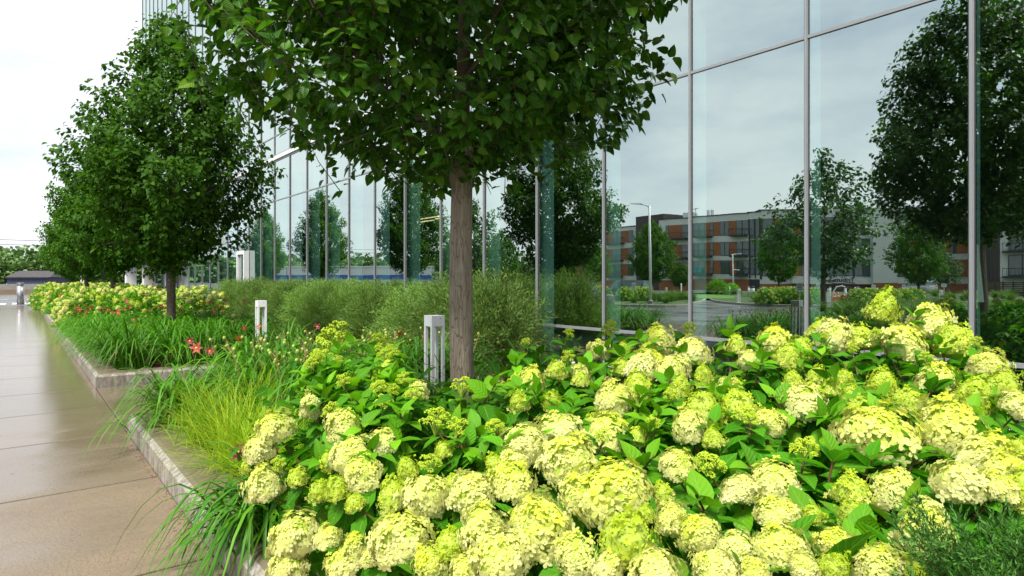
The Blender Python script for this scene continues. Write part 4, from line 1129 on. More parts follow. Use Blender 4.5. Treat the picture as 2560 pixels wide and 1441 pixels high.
for (pxy, lab), gt in zip(PLANTS, groups):
    root = empty('hydrangea', (*pxy, .13), 0, lab, 'hydrangea', 'near hydrangea shrubs'); o0 = Vector((*pxy, .13))
    allT, allR, allS, allN = [], [], [], []
    for p, kind, dia, d in gt:
        lp_ = p - o0
        out = Vector((lp_.x, lp_.y, 0)) * .7 + Vector((-.12, -.12, 0))
        N = (Vector((0, 0, 1)) + out * .55 + Vector(q.normal(0, .16, 3))).normalized()
        if kind != 's':
            rz = q.uniform(0, 6.28)
            Mx = Matrix.Translation(lp_) @ N.to_track_quat('Z', 'Y').to_matrix().to_4x4() @ Matrix.Rotation(rz, 4, 'Z') @ Matrix.Diagonal((dia * q.uniform(1.05, 1.32) * (1 if d < 2.4 else .88), dia * q.uniform(1.02, 1.2) * (1 if d < 2.4 else .88), dia * q.uniform(.95, 1.28), 1))
            inst('flower_head', HM[kind][int(q.integers(len(HM[kind])))], root, Mx)
            end = lp_ - N * dia * .18
        else: end = lp_ - Vector((0, 0, .035))
        st = Vector((q.normal(0, .07), q.normal(0, .07), 0))
        mid = st.lerp(end, .5) + Vector((-out.x * .10, -out.y * .10, .08))
        pts = bezier(st, mid, end, 8)
        MBs = MB().tube(list(map(tuple, pts)), list(np.linspace(.0055, .0032, 8)), 5, False)
        MBs.obj('stem', M['hstem'], root, True)
        Ln = float(np.linalg.norm(np.diff(pts, axis=0), axis=1).sum())
        ax = Vector(q.normal(size=3)); npair = 0
        s = (.02 if kind == 's' else dia * .22 + .015)
        while s < Ln * .80:
            t = 1 - s / Ln; pt = (1 - t) ** 2 * np.array(st) + 2 * t * (1 - t) * np.array(mid) + t * t * np.array(end)
            tg = 2 * (1 - t) * (np.array(mid) - np.array(st)) + 2 * t * (np.array(end) - np.array(mid)); tg /= np.linalg.norm(tg)
            if npair == 0:
                a0 = np.cross(tg, q.normal(size=3)); a0 /= np.linalg.norm(a0); b0 = np.cross(tg, a0)
            sd_ = a0 if npair % 2 == 0 else b0
            top_ = kind == 's' and npair < 3
            for sg in (1, -1):
                rise = (1.5, .8, .35)[npair] if top_ else (.35 if npair == 0 else .05)
                dr = sd_ * sg + tg * rise + q.normal(0, .16, 3) + np.array([0, 0, -.12])
                allT.append(pt); allR.append(dr / np.linalg.norm(dr)); allN.append(1 if (kind == 's' and npair < 3) or (npair == 0 and q.random() < .35) else 0)
                allS.append((.080 + .018 * npair if top_ else q.uniform(.080, .128)))
            npair += 1; s += q.uniform(.035, .06) if npair > 2 else .028
            if npair > 9: break
    allT = np.array(allT); allR = np.array(allR); allS = np.array(allS); allN = np.array(allN)
    FR = frames(allR, np.array([[0, 0, 1.0]]) + q.normal(0, .25, allR.shape))
    wpos = allT + np.array(o0)[None]; dd = np.linalg.norm(wpos - np.array([[0, 0, CAMZ]]), axis=1) - wpos[:, 2] * 1.5
    order = np.argsort(dd)[:285]
    for i in order: inst('leaf', HLM[int(allN[i])][int(q.integers(3))], root, mat4(allT[i], FR[i], allS[i]))
    rest = np.setdiff1d(np.arange(len(allT)), order)
    # shaded inner leaves
    nf = 520; fx = q.uniform(-.62, .62, nf); fy = q.uniform(-.62, .62, nf)
    cz_ = np.array([canopy(a + o0.x, b + o0.y) if a + o0.x < 4.15 else .4 for a, b in zip(fx, fy)])
    ok = (fx + o0.x > .90) & (fx + o0.x < 4.15) & (fy + o0.y < 3.5)
    fz = (q.uniform(.12, 1, nf) ** .8) * np.maximum(.1, cz_ - .19) - .05
    fT = np.stack([fx, fy, fz], 1)[ok]; nn = len(fT)
    fd = rand_dirs(nn, q) * np.array([[1, 1, .3]]) + np.array([[0, 0, -.12]])
    parts = [scatter(HYD_S, fT, frames(fd, np.array([[0, 0, 1.0]]) + q.normal(0, .35, (nn, 3))), q.uniform(.075, .125, nn))]
    if len(rest): parts.append(scatter(HYD_S, allT[rest], FR[rest], allS[rest]))
    v, F, uv = join(parts)
    tag(inst('foliage', build_mesh('foliage', v, F, M['hleaf'], uv=uv, smooth=True), root), kind='stuff')

# --- the far bed's hydrangeas
HMF = {'f': [head_mesh('full', s, .55) for s in (31, 32, 33)], 'l': [head_mesh('lime', s, .55) for s in (34, 35)]}
def far_hyd(seed, nh, hgt=1.0, rad=.62, loc=(0, 0, 0), label='', group=''):
    r = np.random.default_rng(seed); root = empty('hydrangea', loc, 0, label, 'hydrangea', group)
    n = 760; dv = rand_dirs(n, r); dv[:, 2] = np.abs(dv[:, 2]); rr_ = (.55 + .42 * r.random(n) ** .5)[:, None]
    T = dv * rr_ * np.array([[rad, rad, hgt]]); T[:, 2] = np.maximum(T[:, 2], .05)
    d = dv * np.array([[1, 1, .3]]) + r.normal(0, .35, (n, 3)) + np.array([[0, 0, -.15]])
    v, F, uv = scatter(HYD_S, T, frames(d, np.array([[0, 0, 1.0]]) + dv * .7 + r.normal(0, .3, (n, 3))), r.uniform(.08, .125, n))
    tag(inst('foliage', build_mesh('foliage', v, F, M['hleaf'], uv=uv, smooth=True), root), kind='stuff')
    nn = 120; dv2 = rand_dirs(nn, r); dv2[:, 2] = np.abs(dv2[:, 2]) + .2; dv2 /= np.linalg.norm(dv2, axis=1, keepdims=True)
    v, F, uv = scatter(HYD_S, dv2 * np.array([[rad, rad, hgt]]), frames(dv2 + r.normal(0, .5, (nn, 3)), np.array([[0, 0, 1.0]]) + dv2 * .4), r.uniform(.06, .10, nn))
    tag(inst('young_leaves', build_mesh('young_leaves', v, F, M['hleaf_new'], uv=uv, smooth=True), root), kind='stuff')
    for i in range(nh):
        th = math.acos(1 - .92 * (i + .5) / nh); ph = 2.4 * i + r.normal(0, .35)
        dn = Vector((math.sin(th) * math.cos(ph), math.sin(th) * math.sin(ph), math.cos(th)))
        p = Vector((dn.x * rad, dn.y * rad, dn.z * hgt)) * r.uniform(.92, 1.06); s = r.uniform(.12, .175)
        k = 'f' if r.random() < .72 else 'l'
        nrm = (dn + Vector((0, 0, .8))).normalized()
        inst('flower_head', HMF[k][int(r.integers(len(HMF[k])))], root, Matrix.Translation(p) @ nrm.to_track_quat('Z', 'Y').to_matrix().to_4x4() @ Matrix.Scale(s, 4))
    return root
GRP = 'hydrangea shrubs massed in the far bed'
fp = [far_hyd(51, 34, 1.02, .66, (3.05, 15.0, .13), 'hydrangea shrub nearest the far bed middle, right of the forked trunk', GRP),
      far_hyd(52, 38, .98, .68, (1.45, 18.2, .13), 'hydrangea shrub leaning over the far kerb above the daylilies', GRP),
      far_hyd(53, 32, 1.05, .64, (2.1, 15.9, .13), 'hydrangea shrub directly behind the forked trunk', GRP)]
LABM = 'hydrangea shrub of lime cream heads massed in the far bed'
spots = [(3.4, 16.2), (2.7, 17.0), (1.9, 17.3), (3.3, 17.6)]
y = 18.6; k = 0
while y < 25.5:
    for x in (1.35, 2.35, 3.35): spots.append((x + q.normal(0, .10) + (.0 if k % 2 else .15), y + q.normal(0, .12)))
    y += 1.08; k += 1
y = 28.2
while y < 41.5:
    for x in (1.3, 2.4, 3.4): spots.append((x + q.normal(0, .10), y + q.normal(0, .15)))
    y += 1.25
for k, (x, y) in enumerate(spots):
    copy_tree(fp[k % 3], (x, y, .13), q.uniform(0, 6.28), 'lime cream hydrangea in far bed, %s, about %d metres down the walk' % ('kerb side' if x < 1.9 else 'mid bed' if x < 2.9 else 'hedge side', round(y)) if y < 26 else 'hydrangea shrub at the far end of the bed, past the gap', scale=q.uniform(.92, 1.12))
for x, y in ((1.15, 26.4), (1.6, 26.9), (1.2, 27.3)):
    lily(x, y, s=1.0, flowers=5, rr=q, col=0, label='orange red daylily clump in the gap of the far bed', group='daylilies in the far gap')

# ================================================================== JUNIPER at the lower right
base = P(2720, 1460, 1.40)
ju = empty('juniper', (base.x, base.y, .13), 0, 'dark green juniper with feathery scale sprays in the lower right corner', 'juniper')
r = np.random.default_rng(3); T, D, S = [], [], []; jb = MB(); ob = np.array([base.x, base.y, .13])
tipsj = [(2245, 1292, 1.42), (2310, 1290, 1.46), (2350, 1320, 1.38), (2400, 1282, 1.5), (2335, 1340, 1.40), (2420, 1330, 1.42), (2470, 1300, 1.5), (2530, 1330, 1.45), (2400, 1380, 1.36), (2460, 1370, 1.38),
         (2480, 1420, 1.35), (2540, 1400, 1.36), (2380, 1420, 1.36), (2560, 1440, 1.3), (2500, 1460, 1.3), (2600, 1330, 1.5), (2440, 1440, 1.33), (2590, 1400, 1.4), (2550, 1360, 1.42), (2340, 1400, 1.38)]
for (px, py, d) in tipsj + [(a + r.normal(0, 30), b + r.normal(0, 22), c + r.normal(0, .05)) for a, b, c in tipsj] + [(r.uniform(2380, 2650), r.uniform(1320, 1480), r.uniform(1.30, 1.6)) for _ in range(14)]:
    tip = np.array(P(px, py + 28, d * .80)) - ob; b0 = np.array([r.normal(0, .05), r.normal(0, .05), r.uniform(0, .25)])
    mid = (b0 + tip) * .5 + np.array([0, 0, -.02]); pts = bezier(b0, mid, tip, 8); jb.tube(pts, list(np.linspace(.004, .0008, 8)), 4, False)
    for s_ in np.linspace(.42, 1.0, 15):
        pt = (1 - s_) ** 2 * b0 + 2 * s_ * (1 - s_) * mid + s_ * s_ * tip; tg = 2 * (1 - s_) * (mid - b0) + 2 * s_ * (tip - mid); tg /= np.linalg.norm(tg)
        for w in range(3):
            sd_ = r.normal(size=3); sd_ -= tg * sd_.dot(tg); sd_ /= np.linalg.norm(sd_)
            bd = tg + sd_ * r.uniform(.3, .75); bd /= np.linalg.norm(bd); L = r.uniform(.03, .075)
            for j in range(12):
                c = pt + bd * L * (j + .5) / 12
                s2 = r.normal(size=3); s2 -= bd * s2.dot(bd); s2 /= np.linalg.norm(s2)
                T.append(c); D.append(bd + s2 * .55); S.append(r.uniform(.010, .018))
T = np.array(T); D = np.array(D)
v, F, uv = scatter(flat_tpl(.26), T, frames(D, rand_dirs(len(T), r)), np.array(S))
tag(inst('foliage', build_mesh('foliage', v, F, M['juniper'], uv=uv), ju), kind='stuff')
tag(jb.obj('branches', M['twig'], ju), kind='stuff')

# ================================================================== WOODS
def wood(name, pts, hmin, hmax, dep, seed, label, leaf=.55, per=150, step=3.0, z0=-.3):
    r = np.random.default_rng(seed); T, D, S = [], [], []; tr = MB()
    for (ax, ay), (bx, by) in zip(pts[:-1], pts[1:]):
        L = math.hypot(bx - ax, by - ay); n = int(L / step)
        nxv = np.array([-(by - ay), bx - ax]) / L
        for i in range(n):
            for row in range(2):
                t = (i + r.random()) / n; h = r.uniform(hmin, hmax) * (1 + .25 * row); w = h * r.uniform(.28, .42)
                c = np.array([ax + (bx - ax) * t, ay + (by - ay) * t]) + nxv * (dep * row + r.normal(0, 1.2))
                tr.tube([(c[0], c[1], z0), (c[0], c[1], h * .7)], [.22, .08], 5, False)
                nl = per; dv = rand_dirs(nl, r); q_ = (.55 + .45 * r.random(nl))[:, None]
                lob = 1 + .22 * np.sin(4 * dv[:, 0:1] + c[0]) + .18 * np.sin(5 * dv[:, 2:3] + c[1])
                T.append(np.array([[c[0], c[1], h * .55]]) + dv * q_ * lob * np.array([[w, w, h * .46]]))
                D.append(dv + r.normal(0, .7, (nl, 3)) + np.array([[0, 0, -.3]])); S.append(r.uniform(.6, 1.4, nl) * leaf)
    T = np.concatenate(T); D = np.concatenate(D)
    tpl = (np.array([(0, 0, 0), (-.5, .3, .05), (-.35, .8, 0), (.1, 1, -.05), (.5, .6, .05), (.35, .15, 0)], float), [np.array([[0, 5, 4, 3, 2, 1]])], np.zeros((6, 2)))
    v, F, uv = scatter(tpl, T, frames(D, np.array([[0, 0, 1.0]]) + r.normal(0, .5, D.shape)), np.concatenate(S))
    o = inst(name, build_mesh(name, v, F, M['wood_far'])); tag(o, label, 'wood', kind='stuff')
    tag(tr.obj('trunks', M['bark_dark'], o), kind='stuff')
wood('distant_wood', [(-120, 128), (40, 128)], 4.3, 6.2, 5, 4, 'hazy green wooded slope beyond the road and the shed', .55, 420, 1.8)
pa, pb, pc = V(300, 185), V(1250, 165), V(1500, 170)
wood('far_treeline', [(pa.x, pa.y), (pb.x, pb.y), (pc.x, pc.y)], 6, 9, -5, 6, 'low line of trees behind the white depot, mirrored in the glass', 1.0, 90, 4.5)

# ================================================================== ACROSS THE DRIVE (what the facade mirrors)
GZ = -0.45
EYE = Vector((2 * FAC, 0, CAMZ))
IMR = Vector((-RX, RY, 0)); IMD = Vector((-DX, DY, 0))              # picture-right and away, as the mirror shows them
def hz(py, d): return CAMZ - (py - 700) * d / FPX
def face(p): return math.atan2(EYE.y - p.y, EYE.x - p.x)
def island(pts, name='planting_island', m='soil', h=.15, curb=True):
    P_ = [V(px, d) for px, d in pts]; n = len(P_)
    c = sum(P_, Vector()) / n
    smooth = []
    for i in range(n):
        a, b, c2 = P_[i - 1].lerp(P_[i], .5), P_[i], P_[i].lerp(P_[(i + 1) % n], .5)
        for t in (0, .25, .5, .75): smooth.append((1 - t) ** 2 * a + 2 * t * (1 - t) * b + t * t * c2)
    area = sum(smooth[i - 1].x * smooth[i].y - smooth[i].x * smooth[i - 1].y for i in range(len(smooth)))
    if area < 0: smooth.reverse()
    def ringz(k, z): return [(c.x + (p.x - c.x) * k, c.y + (p.y - c.y) * k, z) for p in smooth]
    q_ = len(smooth); mb = MB(); mb.add(ringz(1, GZ - .1) + ringz(1, GZ + h) + ringz(.96, GZ + h), [(i, (i + 1) % q_, q_ + (i + 1) % q_, q_ + i) for i in range(q_)] + [(q_ + i, q_ + (i + 1) % q_, 2 * q_ + (i + 1) % q_, 2 * q_ + i) for i in range(q_)])
    tag(mb.obj('kerb', M['concrete']), kind='structure')
    tag(MB().add(ringz(.962, GZ + h - .02), [tuple(range(q_))]).obj(name, M[m]), kind='structure')
island([(1440, 75), (1500, 46), (1600, 43), (1725, 43.5), (1770, 52), (1760, 66), (1600, 78)])
island([(1775, 52), (1840, 46), (1920, 42.5), (2035, 41.5), (2060, 55), (1960, 68), (1760, 70)])
island([(2020, 37), (2110, 30), (2300, 26), (2600, 22), (2700, 34), (2400, 40), (2150, 43)])
island([(1250, 60), (1380, 48), (1440, 50), (1430, 80), (1200, 90)])
tag(MB().add([tuple(V(a, b, GZ + .16)) for a, b in ((1745, 56), (1835, 56), (1850, 68), (1735, 72))], [(0, 1, 2, 3)]).obj('lawn', M['lawn']), kind='structure')
tag(MB().add([tuple(V(a, b, GZ + .03)) for a, b in ((1100, 90), (2900, 52), (2900, 140), (1000, 200))], [(3, 2, 1, 0)]).obj('grass_ground', M['soil']), kind='structure')
# stripes of the parking bays
for k in range(8):
    a = V(1330 + k * 60, 50, GZ + .008); e2 = IMD * 4.5 + IMR * .6; w = IMR * .1
    tag(MB().add([tuple(a), tuple(a + w), tuple(a + w + e2), tuple(a + e2)], [(0, 1, 2, 3)]).obj('road_marking', M['white']), kind='structure')

# ornamental grasses
GM = [sedge_mesh(s, 260, (.6, 1.15), (.010, .018), M['grassfar']) for s in (7, 8)]
def gclump(px, d, s=1.0, lab='clump of tall green grass on the island across the drive', z=GZ + .14):
    p = V(px, d, z); o = empty('grass_clump', p, q.uniform(0, 6), lab, 'grass clump', 'tall grass clumps across the drive'); o.scale = (s * 1.25, s * 1.25, s)
    tag(inst('foliage', GM[int(q.integers(2))], o), kind='stuff')
for k in range(34): gclump(q.uniform(1545, 1735), q.uniform(46, 62), q.uniform(.9, 1.3))
for k in range(14): gclump(q.uniform(1840, 1935), q.uniform(46, 60), q.uniform(.7, 1.0), 'clump of tall grass beside the lawn across the drive')
for k in range(34): gclump(q.uniform(2040, 2560), q.uniform(27, 37), q.uniform(.8, 1.15), 'clump of dark tall grass along the drive, mirrored at the right')
for k in range(16): gclump(q.uniform(2280, 2540), q.uniform(46, 70), q.uniform(.9, 1.3), 'clump of tall grass before the brick apartments')
for k in range(10): gclump(q.uniform(1900, 2010), q.uniform(64, 78), q.uniform(.9, 1.2), 'clump of tall grass behind the mirrored hydrangeas')
# hydrangeas over there
for (x0, x1, d0, d1, n, lab) in ((1905, 2045, 43, 46, 9, 'hydrangea shrub on the island left of the hydrant across the drive'), (2135, 2290, 38.5, 42, 10, 'hydrangea shrub right of the hydrant across the drive'),
                                 (1440, 1520, 52, 56, 6, 'hydrangea shrub behind the parked grey car'), (1555, 1625, 50, 54, 5, 'hydrangea shrub in front of the dark van')):
    for k in range(n):
        p = V(x0 + (x1 - x0) * (k + .5) / n, q.uniform(d0, d1), GZ + .14)
        copy_tree(fp[k % 3], p, q.uniform(0, 6.28), lab, 'hydrangea shrubs across the drive', 1.15)
for px, d, s, lab in ((1795, 74, 1.5, 'bright lime green rounded shrub below the apartment balconies'), (1832, 78, 1.1, 'smaller lime green shrub right of the bright rounded one')):
    p = V(px, d, GZ); o = empty('shrub', p, 0, lab, 'shrub'); o.scale = (s,) * 3
    r = np.random.default_rng(int(px)); n = 1500; dv = rand_dirs(n, r); dv[:, 2] = abs(dv[:, 2])
    v, F, uv = scatter(HYD_S, dv * (.7 + .3 * r.random((n, 1))) * np.array([[1, 1, 1.3]]), frames(dv + r.normal(0, .5, (n, 3)), np.array([[0, 0, 1.0]]) + dv), r.uniform(.10, .18, n))
    tag(inst('foliage', build_mesh('foliage', v, F, M['hleaf_new'], uv=uv), o), kind='stuff')
# trees across the drive
PROFR = [(1.7, .4), (2.2, 1.5), (3.0, 2.1), (4.0, 2.35), (5.2, 2.2), (6.4, 1.6), (7.3, .9), (7.9, .15)]
t3 = tree_proto(PROFR, (1.8, .13, .10), 620, 22, .17, PEAR_S, M['pear_far'], M['bark_dark'], 61, 'rounded dense tree beside the tall lamp, before the apartments', 'trees across the drive', name='street_tree')
t3.location = V(1632, 62, GZ)
for px, d, s, lab in ((1950, 66, 1.05, 'dense tree standing left of the sparse maple, before the apartments'), (2292, 52, .95, 'dense round tree in front of the parked silver car'),
                      (1700, 92, .6, 'small dark tree under the apartment balconies'), (1250, 58, .85, 'dense tree left of the parked grey car'), (1405, 70, .9, 'dense tree behind the parked grey car'),
                      (1490, 88, .9, 'dense tree between the car park and the apartments'), (1130, 80, .9, 'dense tree at the car park edge')):
    copy_tree(t3, V(px, d, GZ), q.uniform(0, 6), lab, scale=s)
PROFM = [(2.2, .5), (3.0, 2.0), (4.2, 3.1), (5.6, 3.2), (7.0, 2.6), (8.4, 1.7), (9.4, .6), (9.8, .1)]
t4 = tree_proto(PROFM, (2.6, .15, .12), 300, 22, .24, PEAR_S, M['maple'], M['bark_dark'], 62, 'tall loose leaved maple beside the red hydrant, mirrored in the glass', 'maples across the drive', lobes=.28, tw_len=(.6, 1.2), nl=14, name='maple_tree')
t4.location = V(2063, 37.5, GZ)
copy_tree(t4, V(1190, 46, GZ), 2.1, 'loose leaved maple further down the drive', scale=.8)
copy_tree(t4, V(2365, 70, GZ), 1.1, 'small spreading maple by the brick apartments', scale=.55)

# lamps
def lamp_post(px, d, h, lab, arm=1.5):
    p = V(px, d, GZ); o = empty('lamp_post', p, math.atan2(-IMR.y, -IMR.x), lab, 'lamp post', 'lamp posts across the drive')
    MB().tube([(0, 0, 0), (0, 0, h * .5), (0, 0, h)], [.11, .09, .06], 10).obj('pole', M['white'], o, True)
    MB().tube([(0, 0, h - .12), (.25, 0, h + .04), (arm * .45, 0, h + .08)], [.05, .045, .04], 8).obj('arm', M['white'], o, True)
    MB().add([(arm * .35, -.12, h + .06), (arm, -.17, h + .12), (arm * 1.05, .0, h + .12), (arm, .17, h + .12), (arm * .35, .12, h + .06), (arm * .4, -.1, h + .15), (arm, -.1, h + .18), (arm, .1, h + .18), (arm * .4, .1, h + .15)],
             [(0, 4, 3, 2, 1), (5, 6, 7, 8), (0, 1, 6, 5), (1, 2, 6), (2, 3, 7), (2, 7, 6), (3, 4, 8, 7), (4, 0, 5, 8)]).obj('lamp_head', M['steel'], o)
    MB().lathe([(.2, 0), (.2, .35), (.12, .4)], 12).obj('base', M['concrete'], o)
    return o
lamp_post(1627, 46, hz(512, 46) - GZ, 'tall white street lamp left in the mirrored car park')
l2 = lamp_post(1835, 84, hz(637, 84) - GZ, 'smaller white lamp with two arms before the apartments', -1.1)
MB().tube([(0, 0, 3.2), (-.3, 0, 3.25), (-.8, 0, 3.15)], .05, 8).obj('arm', M['white'], l2)

# path light posts and bollards across the drive
for px, d, lab in ((1848, 47, 'white light post on the lawn corner across the drive'), (2076, 49, 'white light post between maple and hydrant'), (2353, 42, 'white light post in the tall grass right of the silver car'),
                   (1908, 62, 'white light post behind the island hydrangeas'), (1666, 64, 'white light post in the tall grass across the drive'), (1978, 66, 'white light post by the brick ground floor')):
    copy_tree(lp, V(px, d, GZ + .12), face(V(px, d)) + .6, lab, 'white path light posts', 1.15)
def bollard(px, d, lab):
    p = V(px, d, GZ); o = empty('bollard', p, 0, lab, 'bollard', 'grey bollards across the drive')
    MB().lathe([(.10, 0), (.10, .95)], 12).obj('post', M['white_old'], o, True); MB().lathe([(.105, .951), (.105, 1.05), (.08, 1.07)], 12).obj('cap', M['steel'], o, True)
for px, d, lab in ((1817, 76, 'left one of two round bollards by the lime shrub'), (1825, 76, 'right one of two round bollards by the lime shrub'), (1870, 74, 'round bollard beside the litter bin'), (2113, 60, 'round bollard above the red hydrant'),
                   (2079, 70, 'slim round bollard by the lobby doors'), (2136, 66, 'round bollard by the lobby, left of a pair'), (2142, 70, 'round bollard by the lobby, right of a pair')): bollard(px, d, lab)
p = V(1879, 73, GZ); o = empty('litter_bin', p, 0, 'grey litter bin beside a round bollard across the drive', 'litter bin')
MB().lathe([(.28, 0), (.30, .85)], 14).obj('bin_body', M['white_old'], o, True); MB().lathe([(.30, .851), (.30, 1.0), (.24, 1.06)], 14).obj('lid', M['black'], o, True)

# signs
def sign(px, d, py_top, w, h, lab, mark=None, post_side=0):
    p = V(px, d, GZ); o = empty('sign', p, face(p), lab, 'sign', 'small parking signs')
    zt = hz(py_top, d) - GZ
    MB().box(-.03, .0, -.025 + post_side, .025 + post_side, 0, zt - .02).obj('post', M['white'], o)
    MB().box(.003, .02, -w / 2, w / 2, zt - h, zt).obj('plate', M['white'], o, bevel=.004)
    if mark == 'access':
        MB().box(.021, .024, -w * .28, w * .28, zt - h * .72, zt - h * .28).obj('blue_square', M['blue'], o)
        sy = MB().tube([(.027, .02, zt - h * .36), (.027, .0, zt - h * .52), (.027, -.06, zt - h * .53), (.027, -.09, zt - h * .62)], .012, 5)
        sy.tube([(.027, .05 * math.cos(a), zt - h * .58 + .05 * math.sin(a)) for a in np.linspace(2.2, 6.0, 9)], .008, 4); sy.obj('wheelchair_symbol', M['white'], o)
    elif mark == 'lines':
        for k in range(4): MB().box(.021, .024, -w * .34, w * .34, zt - h * (.25 + .18 * k), zt - h * (.17 + .18 * k)).obj('text_line', M['blue'] if k % 2 else M['black'], o)
sign(1478, 50, 703, .36, .52, 'white accessible parking sign above the parked grey car', 'access')
sign(1584, 49, 706, .34, .55, 'white parking sign with dark lines left of the tall lamp', 'lines')
sign(2183, 56, 711, .38, .38, 'blank backed sign between hydrant and hydrangeas', None)
sign(2255, 60, 711, .28, .34, 'white accessible sign left of the silver car', 'access')
sign(2361, 66, 709, .48, .36, 'wide white sign with grey lines right of the silver car', 'lines')
sign(2001, 40, 708, .40, .55, 'white sign with dark lines behind the mullion', 'lines')
sign(2049, 52, 709, .26, .42, 'small white sign beside the maple trunk', 'lines')
for px, d, y0, lab in ((1627 + 4, 70, 697, 'thin white marker post behind the tall lamp'), (1703, 70, 706, 'pale marker post with grey flap in the grass')):
    p = V(px, d, GZ); tag(MB().box(-.07, .07, -.05, .05, 0, hz(y0, d) - GZ).obj('marker_post', M['white'], bevel=.01), lab, 'post').location = p

# red hydrant
p = V(2109, 40, GZ + .13); o = empty('fire_hydrant', p, face(p), 'dark red fire hydrant between the mirrored hydrangeas', 'fire hydrant')
MB().lathe([(.17, 0), (.17, .05), (.11, .07), (.11, .48), (.17, .50), (.17, .55), (.12, .56)], 16).obj('barrel', M['red_paint'], o, True)
MB().lathe([(.15, .561), (.15, .60), (.13, .70), (.07, .77), (.03, .78), (.03, .84)], 16).obj('bonnet', M['red_paint'], o, True)
for a, rr_ in ((PI / 2, .06), (-PI / 2, .06), (0, .085)):
    c, s = math.cos(a), math.sin(a); MB().tube([(c * .10, s * .10, .40), (c * .24, s * .24, .40)], rr_, 10).obj('nozzle', M['red_paint'], o)
for px, d, lab in ((2089, 55, 'left orange traffic cone beside the maple'), (2097.5, 57, 'right orange traffic cone beside the maple'), (2418, 62, 'orange marker cone by the right hand mullion')):
    p = V(px, d, GZ); o = empty('traffic_cone', p, .3, lab, 'traffic cone', 'orange traffic cones')
    MB().box(-.2, .2, -.2, .2, 0, .04).obj('base', M['orange'], o); MB().lathe([(.14, .041), (.03, .75)], 14).obj('cone', M['orange'], o, True); MB().lathe([(.098, .32), (.075, .46)], 14).obj('collar', M['white'], o)
p = V(2100, 62, GZ); o = MB().tube([(0, -.5, 0), (0, -.45, .7), (0, -.2, 1.15), (0, .2, 1.25), (0, .45, 1.15)], .06, 8).obj('bike_hoop', M['white']); o.location = p; o.rotation_euler = (0, 0, face(p) + PI)
tag(o, 'white curved hoop before the lobby doors', 'hoop')

